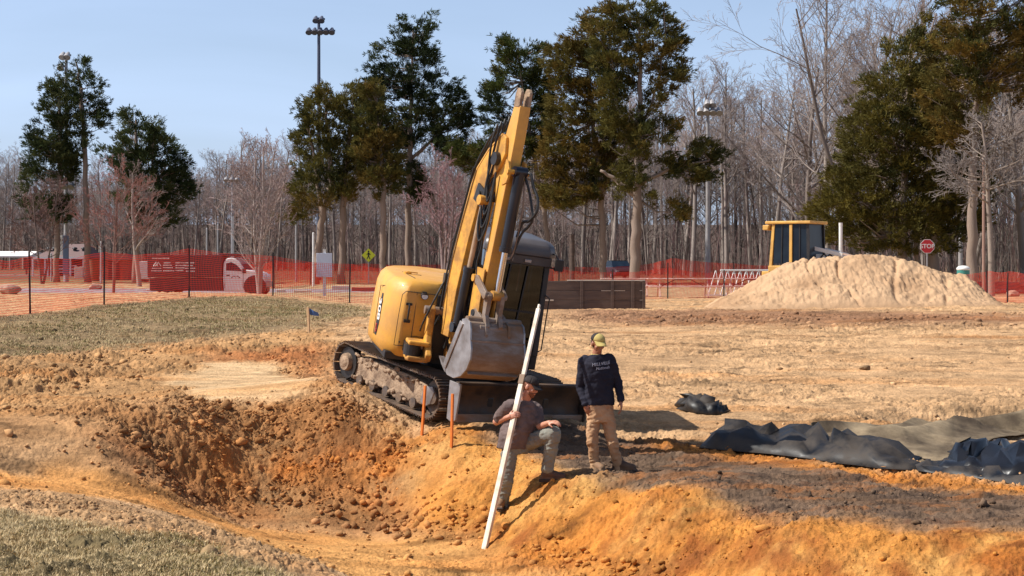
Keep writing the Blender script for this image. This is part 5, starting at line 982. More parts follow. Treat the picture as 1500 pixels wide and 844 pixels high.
# ------------------------------------------------------------------ trees
m_leaf = mat('foliage', (1, 1, 1), .75, attr='Col', spec=.12)
def leaf_trans(m, k=.22):
    tt = m.node_tree; b = tt.nodes['Principled BSDF']; o = [n for n in tt.nodes if n.type == 'OUTPUT_MATERIAL'][0]; a = [n for n in tt.nodes if n.type == 'ATTRIBUTE'][0]; tl = tt.nodes.new('ShaderNodeBsdfTranslucent'); tt.links.new(a.outputs['Color'], tl.inputs[0])
    mx_ = tt.nodes.new('ShaderNodeMixShader'); mx_.inputs[0].default_value = k; tt.links.new(b.outputs[0], mx_.inputs[1]); tt.links.new(tl.outputs[0], mx_.inputs[2]); tt.links.new(mx_.outputs[0], o.inputs[0])
leaf_trans(m_leaf)
m_bark = mat('tree_bark', (1, 1, 1), .9, attr='Col', bump=1, bscale=14, spec=.1, stretch=(2, 2, .5))
def segs_mesh(name, P, Q, R0, R1, col, m, parent=None, sides=4, o0=None):
    P = np.asarray(P); Q = np.asarray(Q); R0 = np.asarray(R0)[:, None]; R1 = np.asarray(R1)[:, None]; d = Q-P; d /= np.linalg.norm(d, axis=1)[:, None]+1e-9; Q = Q+d*R1*.5
    a = np.cross(d, [.3, .2, .93]); a /= np.linalg.norm(a, axis=1)[:, None]+1e-9; b = np.cross(d, a); V = []
    for k in range(sides):
        t = 2*np.pi*k/sides; e = a*np.cos(t)+b*np.sin(t); V.append(P+e*R0)
    for k in range(sides):
        t = 2*np.pi*k/sides; e = a*np.cos(t)+b*np.sin(t); V.append(Q+e*R1)
    V = np.stack(V, 1); n = len(P); i = (np.arange(n)*2*sides)[:, None]; F = np.concatenate([i+[k, (k+1) % sides, sides+(k+1) % sides, sides+k] for k in range(sides)])
    V = V.reshape(-1, 3); c = np.repeat(np.asarray(col), 2*sides, 0)
    if o0 is not None: V = V-np.array(o0)
    return np_mesh(name, V, F, m, parent, col=c)
def inpoly(P, x, y):
    r = np.zeros(x.shape, bool); n = len(P)
    for i in range(n):
        ax, ay = P[i]; bx, by = P[(i+1) % n]
        r ^= ((ay > y) != (by > y)) & (x < (bx-ax)*(y-ay)/((by-ay)+1e-12)+ax)
    return r
GREEN = (S(84, 92, 46), S(110, 106, 52), S(60, 70, 42)); OLIVE = (S(110, 102, 50), S(128, 108, 54), S(82, 84, 44)); RUST = (S(130, 106, 50), S(116, 104, 52), S(90, 88, 44))
DARK = (S(72, 82, 48), S(92, 96, 56), S(54, 64, 42))
BARKC = S(160, 140, 126)*.95
def cedar(D, lobes, trunks, pal, label, seed, dens=1.0, limbs=True, group='evergreen trees beyond the fence', spray=.27):
    r_ = np.random.default_rng(seed); s_ = FX/D; base_px = trunks[0][0]; q = Vector((W(base_px[0], 0, D).x, D, 0)); q.z = gz(q.x, q.y)
    t = thing('cedar_tree', q, label, 'evergreen tree', group); B = []; BR = []; BO = []
    for lb in lobes:
        P = np.array(lb['p'], float); X = (P[:, 0]-750)/FX*D; Z = CZ-(P[:, 1]-HZ)/s_; PP = np.stack([X, Z], 1); cx = X.mean(); hw = (X.max()-X.min())/2; depth = lb.get('d', .75)
        area = .5*abs(np.dot(X, np.roll(Z, 1))-np.dot(Z, np.roll(X, 1))); n = int(area*10.0*dens*lb.get('n', 1)); got = 0; hdm = min(hw, 3.2)*depth
        while got < n:
            x = r_.uniform(X.min(), X.max(), 200); z = r_.uniform(Z.min(), Z.max(), 200); k = inpoly(PP, x, z); y = r_.uniform(-1, 1, 200)*hdm*np.sqrt(np.clip(1-((x-cx)/(hw*1.15))**2, .12, 1))
            k &= (vn(x*.75+seed, z*1.1+y*.4, seed) > lb.get('gap', .30)-.03)
            for xx, yy, zz in zip(x[k], y[k], z[k]):
                B.append((xx, D+yy+lb.get('y', 0), zz)); BO.append((xx-(lb.get('ax', cx) if 'ax' not in lb else (lb['ax']-750)/FX*D), yy)); got += 1
                if got >= n: break
    B = np.array(B); BO = np.array(BO); nb = len(B); sz = r_.uniform(.26, .52, nb); per = 14
    out = np.concatenate([BO, np.full((nb, 1), .0)], 1); out /= np.linalg.norm(out, axis=1)[:, None]+.5; out[:, 2] = r_.uniform(.0, .5, nb)
    c0 = np.repeat(B, per, 0); so_ = np.repeat(sz, per)[:, None]; off = r_.normal(0, .5, (nb*per, 3))*so_*np.array([1, 1, .62]); od = np.repeat(out, per, 0); c1 = c0+off+od*so_*r_.uniform(-.3, .6, (nb*per, 1))
    # each spray: blades fanning out of the shoot
    nbld = 10; N = len(c1)*nbld; c2 = np.repeat(c1, nbld, 0); dirv = np.repeat(od+off/(so_+.01)*.5, nbld, 0)+r_.normal(0, .55, (N, 3)); dirv[:, 2] += .25; dirv /= np.linalg.norm(dirv, axis=1)[:, None]+1e-9
    L_ = spray*r_.uniform(.45, 1.15, N)[:, None]; sd_ = np.cross(dirv, r_.normal(0, 1, (N, 3))); sd_ /= np.linalg.norm(sd_, axis=1)[:, None]+1e-9; wd = L_*.13
    st = c2+r_.normal(0, .05, (N, 3)); V = np.stack([st-sd_*wd*.5, st+sd_*wd*.5, st+dirv*L_*.6+sd_*wd, st+dirv*L_], 1).reshape(-1, 3); F = (np.arange(N)*4)[:, None]+np.array([0, 1, 2, 3])
    mixn = vn(B[:, 0]*.55+seed, B[:, 2]*.7, seed+3)*.75+r_.random(nb)*.4; ci = np.digitize(mixn, [.42, .78]); pc = np.array([pal[1], pal[0], pal[2]])[ci]*r_.uniform(.75, 1.25, (nb, 1)); cc = np.repeat(np.repeat(pc*.82, per, 0), nbld, 0)*r_.uniform(.7, 1.3, (N, 1)); cc = np.repeat(cc, 4, 0)
    np_mesh('crown', V-np.array(q), F, m_leaf, t, col=cc)
    SP, SQ, S0, S1, SC = [], [], [], [], []
    tops = []
    for tk in trunks:
        pts = [Vector((W(a, 0, D).x, D+tk_y, CZ-(b-HZ)/s_)) for (a, b, w_), tk_y in [(p, 0) for p in tk]]; pts[0].z = min(pts[0].z, q.z-.1) if tk is trunks[0] or tk[0][1] > 380 else pts[0].z; ws = [p[2]/s_/2 for p in tk]
        n_ = len(pts)
        for i in range(n_-1):
            for j in range(5):
                u0, u1 = j/5, (j+1)/5; a = pts[i].lerp(pts[i+1], u0); b = pts[i].lerp(pts[i+1], u1); jt = lambda p, k: p+Vector((.05*math.sin(k*2.1+seed), .05*math.cos(k*1.7), 0))
                SP.append(tuple(jt(a, i*5+j))); SQ.append(tuple(jt(b, i*5+j+1))); S0.append((ws[i]+(ws[i+1]-ws[i])*u0)); S1.append((ws[i]+(ws[i+1]-ws[i])*u1)); SC.append(BARKC*r_.uniform(.85, 1.1))
        tops.append([(p, w_) for p, w_ in zip(pts, ws)])
    tb = MB(); k0 = 0
    for tk in trunks:
        m_ = (len(tk)-1)*5; P_ = [Vector(SP[k0])]+[Vector(p) for p in SQ[k0:k0+m_]]; R_ = [S0[k0]]+list(S1[k0:k0+m_]); R_ = [r*(1.35 if tk[0][1] > 380 and i == 0 else 1)*(1+.06*math.sin(i*1.9+seed)) for i, r in enumerate(R_)]; tb.tube([p-q for p in P_], R_, 12); k0 += m_
    tb.c = [tuple(BARKC*.95)]*len(tb.v); tb.build('trunk', m_bark, t, smooth='keep', fix=False)
    if limbs:
        SP, SQ, S0, S1, SC = [], [], [], [], []
        idx = r_.choice(nb, min(nb, 150), replace=False); allp = [(Vector(p), Vector(q_)) for tp in tops for (p, _), (q_, _) in zip(tp[:-1], tp[1:])]
        for i in idx:
            b = Vector(B[i]); best = None
            for p, q_ in allp:
                if q_.z < q.z+2.0 and p.z < q.z+2.0: continue
                z_ = min(max(b.z-.35*math.hypot(b.x-p.x, b.y-p.y), min(p.z, q_.z)), max(p.z, q_.z)); u = (z_-p.z)/(q_.z-p.z+1e-6); a = p.lerp(q_, min(max(u, 0), 1)); dd = (a-b).length
                if best is None or dd < best[0]: best = (dd, a)
            if best is None or best[0] > 4.2: continue
            a = best[1]; mid = a.lerp(b, .5)+Vector((0, 0, -.12*best[0]+r_.normal(0, .1))); r0 = .018+.014*best[0]
            for p, q_, ra, rb in ((a, mid, r0, r0*.65), (mid, b, r0*.65, .012)): SP.append(tuple(p)); SQ.append(tuple(q_)); S0.append(ra); S1.append(rb); SC.append(BARKC*r_.uniform(.6, 1.0))
        if SP: segs_mesh('limbs', SP, SQ, S0, S1, SC, m_bark, t, 4, q)
    return t
cedar(104, [dict(p=[(108, 88), (128, 86), (140, 110), (148, 150), (165, 152), (160, 180), (128, 205), (118, 240), (92, 240), (84, 150), (92, 100)], n=.8, gap=.42, ax=118), dict(p=[(75, 118), (92, 118), (95, 190), (110, 250), (100, 322), (60, 328), (34, 300), (32, 250), (48, 220), (44, 185), (56, 180), (66, 140)], ax=82, gap=.34)],
      [[(128, 420, 9), (127, 330, 9), (124, 220, 7), (118, 130, 5), (112, 90, 2)], [(82, 420, 9), (84, 330, 8), (88, 230, 6), (88, 130, 3)]], DARK, 'tallest ragged dark evergreen at the left, a floodlight mast rising through it', 1)
cedar(100, [dict(p=[(186, 160), (200, 158), (206, 190), (218, 172), (236, 180), (244, 210), (262, 222), (272, 250), (277, 290), (268, 322), (235, 335), (205, 330), (190, 300), (168, 290), (165, 240), (145, 225), (158, 218), (170, 215), (178, 190)], gap=.2)],
      [[(198, 420, 9), (199, 340, 8), (203, 250, 6), (198, 175, 3)], [(199, 330, 5), (222, 260, 4), (226, 190, 2)]], DARK, 'bushy dark green evergreen with two pointed tops, second from the left', 2, 1.25)
cedar(98, [dict(p=[(470, 118), (484, 122), (500, 150), (510, 128), (535, 125), (550, 170), (545, 250), (520, 290), (490, 300), (455, 320), (420, 325), (414, 285), (430, 250), (432, 190), (448, 180), (440, 160), (455, 140)], gap=.27)],
      [[(462, 415, 10), (468, 350, 10), (474, 300, 10), (486, 268, 9), (480, 200, 5), (475, 135, 2)], [(500, 415, 11), (502, 330, 10), (505, 260, 8), (515, 180, 4)], [(470, 310, 6), (464, 260, 5), (455, 200, 3)]], OLIVE, 'olive evergreen with a bent forked trunk, left of the yellow pedestrian sign', 3, 1.1)
cedar(103, [dict(p=[(590, 30), (612, 40), (628, 25), (640, 30), (630, 60), (640, 90), (648, 130), (672, 112), (676, 150), (690, 160), (682, 200), (655, 180), (645, 205), (670, 200), (690, 220), (700, 240), (650, 235), (620, 215), (600, 230), (566, 230), (545, 190), (538, 100), (552, 62), (575, 70)], gap=.38, ax=603), dict(p=[(560, 200), (600, 190), (615, 240), (625, 285), (600, 300), (572, 280), (555, 240)], ax=600, gap=.3)],
      [[(598, 415, 10), (598, 330, 9), (600, 230, 8), (602, 130, 5), (605, 40, 2)], [(655, 400, 8), (645, 320, 7), (622, 262, 6), (603, 235, 5)], [(600, 235, 6), (640, 200, 4), (660, 140, 2)]], DARK, 'tall open evergreen with a feathery top, left of the excavator boom', 4, 1.0)
cedar(96, [dict(p=[(530, 130), (560, 120), (578, 160), (585, 230), (582, 280), (556, 298), (532, 270), (520, 210)], gap=.25)],
      [[(560, 415, 10), (561, 350, 9), (562, 280, 8), (556, 200, 4), (552, 150, 2)]], OLIVE, 'smaller olive evergreen on a pale bare trunk behind the yellow pedestrian sign', 5, 1.2)
cedar(100, [dict(p=[(735, 60), (748, 52), (762, 72), (798, 64), (792, 100), (812, 120), (805, 220), (770, 230), (730, 200), (716, 205), (706, 190), (712, 130), (724, 120), (728, 90)], gap=.28, ax=765), dict(p=[(650, 215), (700, 205), (740, 215), (780, 225), (770, 262), (720, 256), (660, 250)], ax=765, gap=.34, n=.9)],
      [[(806, 400, 8), (800, 330, 7), (792, 280, 7), (776, 200, 6), (765, 120, 4), (758, 70, 2)], [(790, 270, 4), (730, 240, 3), (680, 232, 2)]], GREEN, 'dark evergreen standing directly behind the top of the excavator arm', 6, 1.05)
cedar(97, [dict(p=[(800, 80), (820, 60), (840, 48), (852, 25), (868, 20), (880, 60), (905, 120), (900, 200), (905, 260), (880, 290), (850, 300), (822, 312), (795, 300), (792, 240), (800, 200), (810, 160), (798, 150), (810, 120)], gap=.22, ax=875)],
      [[(884, 415, 11), (883, 350, 10), (880, 270, 9), (868, 180, 6), (860, 60, 2)]], RUST, 'rusty brown evergreen, left one of the pair behind the dark timber bin', 7, 1.15)
cedar(94, [dict(p=[(862, 40), (880, 12), (905, 5), (935, -10), (960, 5), (985, 20), (990, 45), (1006, 60), (1000, 100), (1008, 110), (985, 150), (960, 160), (930, 150), (900, 190), (880, 170), (872, 100)], gap=.30, ax=932), dict(p=[(890, 160), (960, 150), (985, 175), (1005, 195), (980, 215), (950, 205), (940, 260), (965, 300), (1010, 290), (1005, 330), (960, 305), (935, 270), (905, 290), (880, 250), (885, 200)], gap=.36, ax=932, n=.85), dict(p=[(960, 230), (1000, 215), (1025, 205), (1050, 212), (1067, 230), (1050, 250), (1032, 272), (1000, 262), (1005, 240), (985, 262), (965, 250)], gap=.25, ax=932)],
      [[(930, 418, 17), (931, 350, 15), (934, 290, 13), (936, 200, 9), (938, 110, 6), (935, 20, 2)], [(934, 290, 8), (900, 262, 6), (880, 250, 4)], [(936, 270, 7), (985, 245, 5), (1040, 235, 3)], [(932, 240, 6), (905, 170, 4), (895, 80, 2)], [(936, 200, 5), (965, 120, 3), (975, 50, 2)]], OLIVE, 'largest open-crowned evergreen with spreading limbs, right one of the pair behind the timber bin', 8, 1.0)
cedar(80, [dict(p=[(1322, 45), (1345, 30), (1360, 60), (1390, 90), (1400, 160), (1420, 200), (1440, 260), (1432, 330), (1400, 362), (1350, 372), (1290, 368), (1230, 362), (1196, 345), (1190, 310), (1208, 285), (1210, 255), (1236, 235), (1245, 200), (1236, 190), (1262, 150), (1275, 110), (1300, 90), (1308, 60)], gap=.08, d=.9, n=1.15)],
      [[(1320, 430, 13), (1322, 340, 12), (1325, 240, 9), (1330, 140, 6), (1335, 60, 2)], [(1368, 430, 18), (1366, 350, 15), (1360, 250, 9), (1355, 150, 4)], [(1345, 430, 9), (1343, 350, 8), (1340, 280, 5)]], (S(112, 100, 44), S(100, 92, 44), S(78, 78, 40)), 'broad dense olive evergreen behind the sand mound, stop sign beside its trunks', 9, 1.15)
cedar(76, [dict(p=[(1385, 10), (1400, -30), (1440, -60), (1520, -60), (1530, 100), (1500, 150), (1470, 130), (1440, 170), (1420, 215), (1400, 220), (1372, 205), (1352, 150), (1360, 110), (1378, 90), (1372, 50)], gap=.26, ax=1430, d=.8)],
      [[(1424, 430, 17), (1424, 350, 15), (1425, 250, 12), (1430, 120, 8), (1436, 0, 3)]], RUST, 'rust-tinted evergreen reaching out of the picture at the top right', 10, 1.1)
# ------------------------------------------------------------------ bare trees
def bare(seed, H=18., r0=.24, first=.35, nb=15, up=.8, spread=.34, depth=4, kids=(6, 5, 4), leaders=1, rmin=.0095, lean=0.0, jit=.10):
    r_ = np.random.default_rng(seed); SG = [[] for _ in range(6)]
    def grow(p, d, L_, r, lv):
        n = (9, 6, 4, 3, 2)[lv]; q = np.array(p, float); d = np.array(d, float); d /= np.linalg.norm(d); pts = [q.copy()]; rs = [r]
        for i in range(n):
            d = d+r_.normal(0, jit*(.35, 1, 1.2, 1.6, 2)[lv], 3); d[2] += (.02, .10, .12, .06, .03)[lv]*up; d /= np.linalg.norm(d); q = q+d*L_/n; pts.append(q.copy()); rs.append(max(rmin*(.8 if lv > 3 else 1), r*(1-(.72 if lv == 0 else .8)*(i+1)/n)))
        for i in range(n): SG[lv].append((pts[i], pts[i+1], rs[i], rs[i+1]))
        if lv >= depth: return
        m = nb if lv == 0 else kids[lv-1]
        for k in range(m):
            u = (first+(1-first)*(k+r_.random())/m) if lv == 0 else (.18+.82*(k+r_.random())/m); f = u*n; i = min(int(f), n-1); a = pts[i]+(pts[i+1]-pts[i])*(f-i); dd = pts[i+1]-pts[i]; dd /= np.linalg.norm(dd)
            s_ = r_.normal(0, 1, 3); s_ -= dd*(s_@dd); s_ /= np.linalg.norm(s_)+1e-9
            if lv == 0: nd = dd*.75*up+s_*(.9 if u < .8 else .6); Ll = H*spread*(1.05-.62*(u-first)/(1-first))*r_.uniform(.7, 1.15)
            else: nd = dd*.95+s_*r_.uniform(.5, .95); Ll = L_*r_.uniform(.38, .62)*(1.1-.5*u)
            grow(a, nd, Ll, max(rmin, rs[i]*(.42 if lv == 0 else .5)), lv+1)
    for k in range(leaders):
        a = 2*math.pi*k/max(1, leaders)+r_.uniform(0, 2); o_ = .0 if leaders == 1 else r_.uniform(.14, .34); grow((0, 0, -.2), (math.cos(a)*o_+lean, math.sin(a)*o_*.6, 1), H*r_.uniform(.86, 1), r0*(1 if leaders == 1 else .6), 0)
    return SG
def bare_mesh(SG, c_tr, c_tw, name='bare_tree', root=None, seed=0):
    r_ = np.random.default_rng(seed)
    for nm, lv in (('trunk', (0, 1)), ('branches', (2, 3, 4))):
        A = [x for l in lv for x in SG[l]]
        if not A: continue
        P, Q, a, b = zip(*A); k = np.concatenate([np.full(len(SG[l]), l) for l in lv]); c = np.array([np.array(c_tr) if l < 2 else np.array(c_tr)*.5+np.array(c_tw)*.5 if l == 2 else np.array(c_tw) for l in k])*r_.uniform(.8, 1.2, (len(k), 1))
        segs_mesh(nm, P, Q, a, b, c, m_bark, root, 5 if nm == 'trunk' else 3)
CT, CW, CR = S(166, 152, 142)*.76, S(176, 160, 152)*.88, S(186, 152, 146)*.88
protos = []
specs = [(11, dict(H=17, nb=20, first=.38)), (12, dict(H=19, nb=22, first=.45, spread=.28)), (13, dict(H=16, nb=18, first=.3, spread=.36)), (14, dict(H=18, nb=24, first=.5, spread=.3)), (15, dict(H=15, nb=18, first=.25, spread=.38, leaders=2)), (16, dict(H=20, nb=22, first=.42, spread=.3, r0=.3)), (17, dict(H=13, nb=18, first=.25, spread=.4, r0=.16))]
SGs = [bare(s_, **kw) for s_, kw in specs]
for k, SG in enumerate(SGs):
    root = thing('bare_tree', (0, 0, 0), 'x', 'tree'); bare_mesh(SG, CT*(1.1 if k % 2 else .85), CW if k % 3 else (CW+CR)/2, root=root, seed=k); protos.append(root)
print('bare segs', [sum(map(len, s_)) for s_ in SGs])
EP = np.array([-300, 0, 350, 700, 850, 1000, 1130, 1250, 1450, 1700, 1900.]); ED = np.array([235, 235, 225, 205, 175, 150, 132, 112, 98, 90, 88.])
HS = np.array([.9, .9, .92, 1.05, 1.05, 1.02, .92, 1.15, 1.2, 1.2, 1.2])
rr = np.random.default_rng(77); used = [False]*len(protos); nthing = 0
LBL = 'tall leafless tree among the bare grey trees at the edge of the woods'
spots = []
for row in range(9):
    px = -230+row*7
    while px < 1760:
        D = np.interp(px, EP, ED)+row*9.5+rr.uniform(-3.5, 3.5); spots.append((row, px+rr.uniform(-6, 6), D, np.interp(px, EP, HS)*rr.uniform(.84, 1.12))); px += FX/D*rr.uniform(2.6, 5.0)
back = []
for row, px, D, hs in spots:
    x = (px-750)/FX*D; z = gz(x, D)-.1; k = int(rr.integers(0, len(protos)))
    if row < 3 and -60 < px < 1580:
        if not used[k]: o = protos[k]; used[k] = True
        else: o = copy_tree(protos[k])
        o.location = (x, D, z); o.rotation_euler = (0, 0, rr.uniform(0, 6.28)); o.scale = (hs, hs, hs*rr.uniform(.95, 1.08)); tag(o, LBL, 'tree', 'bare trees at the edge of the woods'); nthing += 1
    else: back.append((x, D, z, k, hs))
for _ in range(150):
    D = rr.uniform(300, 440); px = rr.uniform(-150, 1650); x = (px-750)/FX*D; back.append((x, D, float(base(D))-.2, int(rr.integers(0, len(protos))), rr.uniform(.8, 1.15)))
print('individual bare trees', nthing, 'behind', len(back))
# the woods behind them, one mass
def mass(name, items, label, cols, lv, keep=1.0):
    PP, QQ, A, B, C = [], [], [], [], []
    for x, y, z, k, hs in items:
        a_ = rr.uniform(0, 6.28); c, s_ = math.cos(a_), math.sin(a_); M = np.array([[c, -s_, 0], [s_, c, 0], [0, 0, 1]]); tint = rr.uniform(.55, 1.0)
        for l in lv:
            if not SGs[k][l]: continue
            p, q, a, b = zip(*SGs[k][l]); p = np.array(p); q = np.array(q); a = np.array(a); b = np.array(b)
            if l >= 3 and keep < 1: m_ = rr.random(len(p)) < keep; p, q, a, b = p[m_], q[m_], a[m_], b[m_]
            PP.append((p*hs)@M.T+[x, y, z]); QQ.append((q*hs)@M.T+[x, y, z]); A.append(a*hs*(1.0 if l < 3 else 1.25)); B.append(b*hs*(1.0 if l < 3 else 1.25)); C.append(np.tile((cols[0] if l < 2 else cols[1])*tint, (len(p), 1)))
    o = segs_mesh(name, np.concatenate(PP), np.concatenate(QQ), np.concatenate(A), np.concatenate(B), np.concatenate(C), m_bark, None, 3); tag(o, label, 'woods', kind='stuff'); print(name, sum(map(len, A)))
mass('woods', back, 'deep leafless woods closing the view behind the first trees', (CT*.8, CW*.9), (0, 1, 2, 3), .8)
# saplings and brush under the edge
PP, QQ, A, B, C = [], [], [], [], []
for _ in range(5200):
    px = rr.uniform(-230, 1760); D = np.interp(px, EP, ED)+rr.uniform(-9, 62); x = (px-750)/FX*D; z = float(base(D)); h = rr.uniform(2.0, 9) if rr.random() < .6 else rr.uniform(.8, 2.2); p = np.array([x, D, z-.1]); d = np.array([rr.normal(0, .10), rr.normal(0, .08), 1.]); r0 = .010+.005*h; col = (CT if rr.random() < .55 else CR*.75)*rr.uniform(.45, 1.0)
    for j in range(4): q = p+d*h/4; PP.append(p); QQ.append(q); A.append(r0*(1-j/5)); B.append(r0*(1-(j+1)/5)); C.append(col); d = d+rr.normal(0, .09, 3)*[1, 1, 0]; p = q
    b0 = np.array([x, D, z-.1])
    for j in range(7): t0 = rr.uniform(.3, .95); a = b0+(p-b0)*t0; q = a+np.array([rr.normal(0, .4), rr.normal(0, .3), rr.uniform(.3, .9)])*h*.22; PP.append(a); QQ.append(q); A.append(r0*.5); B.append(.006); C.append(col)
o = segs_mesh('undergrowth', PP, QQ, A, B, C, m_bark, None, 3); tag(o, 'thin saplings and brush along the foot of the woods', 'undergrowth', kind='stuff')
# single bare trees in front of the woods
def single(px, D, seed, label, ctr, ctw, py=None, **kw):
    x = (px-750)/FX*D; t = thing('bare_tree', (x, D, gz(x, D)-.05), label, 'tree'); bare_mesh(bare(seed, **kw), ctr, ctw, root=t, seed=seed); return t
single(380, 71, 41, 'leafless tree with many upright pinkish branches in front of the service truck', S(176, 160, 152)*.9, S(180, 156, 150)*.9, H=7.6, r0=.15, first=.18, nb=12, leaders=4, spread=.36, up=1.1, kids=(5, 4, 3), rmin=.008)
single(166, 71, 42, 'small reddish leafless tree behind the second fence post from the left', S(140, 112, 104)*.9, S(168, 118, 108)*.9, H=5.6, r0=.11, first=.28, nb=12, leaders=2, spread=.5, up=.75, kids=(5, 4, 4), rmin=.008)
single(652, 92, 43, 'pinkish leafless tree behind the excavator boom', S(150, 130, 126)*.9, S(186, 146, 146)*.85, H=7.4, r0=.2, first=.22, nb=11, leaders=3, spread=.42, up=1.0, kids=(5, 4, 4), rmin=.011)
single(62, 98, 44, 'low bare tree by the brick park building', S(130, 112, 104)*.8, S(150, 118, 110)*.8, H=6.5, r0=.14, first=.3, nb=12, leaders=2, spread=.4, rmin=.012)
single(205, 92, 47, 'pale bare tree standing close to the bushy dark evergreen', S(186, 168, 156)*.75, S(170, 148, 140)*.7, H=7, r0=.16, first=.3, nb=12, leaders=1, spread=.4, rmin=.012)
single(1452, 70, 45, 'pale dead tree with drooping grey branches at the right edge', S(178, 160, 146)*.7, S(170, 156, 148)*.62, H=8.4, r0=.17, first=.55, nb=18, leaders=1, spread=.34, up=.25, kids=(7, 6, 4), rmin=.012)
single(1500, 82, 46, 'leafless tree cut by the right edge of the view', CT, CW, H=14, r0=.24, first=.3, nb=18, leaders=1, spread=.4, rmin=.013)
single(1262, 96, 48, 'large leafless tree spreading its boughs above the bulldozer', S(150, 136, 128)*.85, CW, H=19, r0=.34, first=.22, nb=13, leaders=2, spread=.56, up=.7, kids=(6, 5, 4), rmin=.010)
single(1180, 104, 49, 'wide leafless tree left of the dense evergreen behind the mound', S(150, 136, 128)*.85, CW, H=15, r0=.26, first=.25, nb=16, leaders=1, spread=.5, up=.8, kids=(6, 5, 4), rmin=.010)
# ------------------------------------------------------------------ masts, signs and buildings beyond the fence
m_galv = mat('galvanised', lin(176, 172, 172), .5, .3, col2=lin(140, 134, 132), scale=3, amount=.5); m_mast = mat('dark_mast', lin(84, 88, 104), .5, .2); m_bluebox = mat('blue_grey_box', lin(92, 104, 128), .5)
def at2(px, D): x = W(px, 0, D).x; return Vector((x, D, gz(x, D)))
def zpx(py, D): return CZ-(py-HZ)/(FX/D)
def mast(px, D, top, label, m, r, arms, foot=True):
    q = at2(px, D); t = thing('floodlight_mast', q, label, 'floodlight mast'); h = zpx(top, D)-q.z; s_ = FX/D
    g = MB(); g.tube([(0, 0, -.1), (0, 0, h*.5), (0, 0, h)], [r*1.35, r*1.05, r*.75], 12); g.build('pole', m, t, smooth=True)
    for y, x0, x1, lamps in arms:
        z = zpx(y, D)-q.z; a, b = (x0-px)/s_, (x1-px)/s_; g = MB(); g.beam((a, 0, z), (b, 0, z), .12, .12); g.build('crossarm', m, t)
        for k in range(lamps):
            xx = a+(b-a)*(k+.5)/lamps; g = MB(); g.tube([(xx, -.05, z+.15), (xx, -.25, z-.02), (xx, -.42, z-.22)], [.10, .18, .24], 10); g.build('floodlight', m, t, smooth=True)
    return t
mast(97, 106, 78, 'tall floodlight mast rising through the left evergreen, blue-grey cabinet on it', m_galv, .13, [(81, 90, 104, 2), (97, 86, 96, 1), (270, 90, 112, 2)])
q = at2(97, 106); t_ = [o for o in bpy.data.objects if o.name.startswith('floodlight_mast')][0]
g = MB(); z0, z1 = zpx(402, 106)-q.z, zpx(345, 106)-q.z; g.bb(-.16, .22, -.24, -.14, z0, z1); g.build('cabinet', m_bluebox, t_, bevel=.02); g = MB(); g.bb(-.34, -.2, -.24, -.16, zpx(374, 106)-q.z, z1); g.build('side_box', m_white, t_)
mast(467, 116, 26, 'tallest floodlight mast, dark against the sky left of the excavator', m_mast, .14, [(28, 459, 476, 2), (45, 449, 491, 5)])
mast(1037, 100, 151, 'pale floodlight mast in front of the grey woods right of the open evergreen', m_galv, .13, [(151, 1032, 1046, 2), (162, 1020, 1057, 4)])
mast(340, 160, 262, 'distant floodlight mast with one pale crossarm behind the pinkish tree', m_galv, .1, [(262, 328, 352, 3)])
def post(px, D, top, label, m, r, name='pole'):
    q = at2(px, D); h = zpx(top, D)-q.z; g = MB(); g.tube([(0, 0, -.1), (0, 0, h)], [r, r*.85], 10); g.ell((0, 0, h), r*.85, 10, 6); o = g.build(name, m, None, smooth=True); o.location = q; tag(o, label, 'pole'); return o
post(434, 108, 320, 'thin pale pole left of the forked evergreen trunk', m_galv, .09); post(459, 92, 342, 'short white pole just left of the white sign board', m_white, .07); post(499, 99, 288, 'pale pole against the dark trunk right of the white sign board', m_galv, .08)
for px, tp, lb in ((303, 335, 'left one of the thin white poles above the service truck'), (319, 330, 'second of the thin white poles above the service truck'), (342, 318, 'third of the thin white poles above the service truck')): post(px, 120, tp, lb, m_galv, .07)
post(1441, 74, 226, 'slim brown utility pole beside the pale dead tree', mat('brown_pole', lin(150, 118, 104), .8), .075, 'utility_pole'); post(1407, 88, 344, 'pale pole behind the teal bin right of the stop sign', m_galv, .13)
post(838, 96, 345, 'short wooden post between the cab roof and the timber bin', m_bin, .18); post(148, 100, 355, 'white-capped pole beside the brown shed', m_galv, .07); post(75, 110, 372, 'thin post left of the blue-grey cabinet', m_galv, .06)
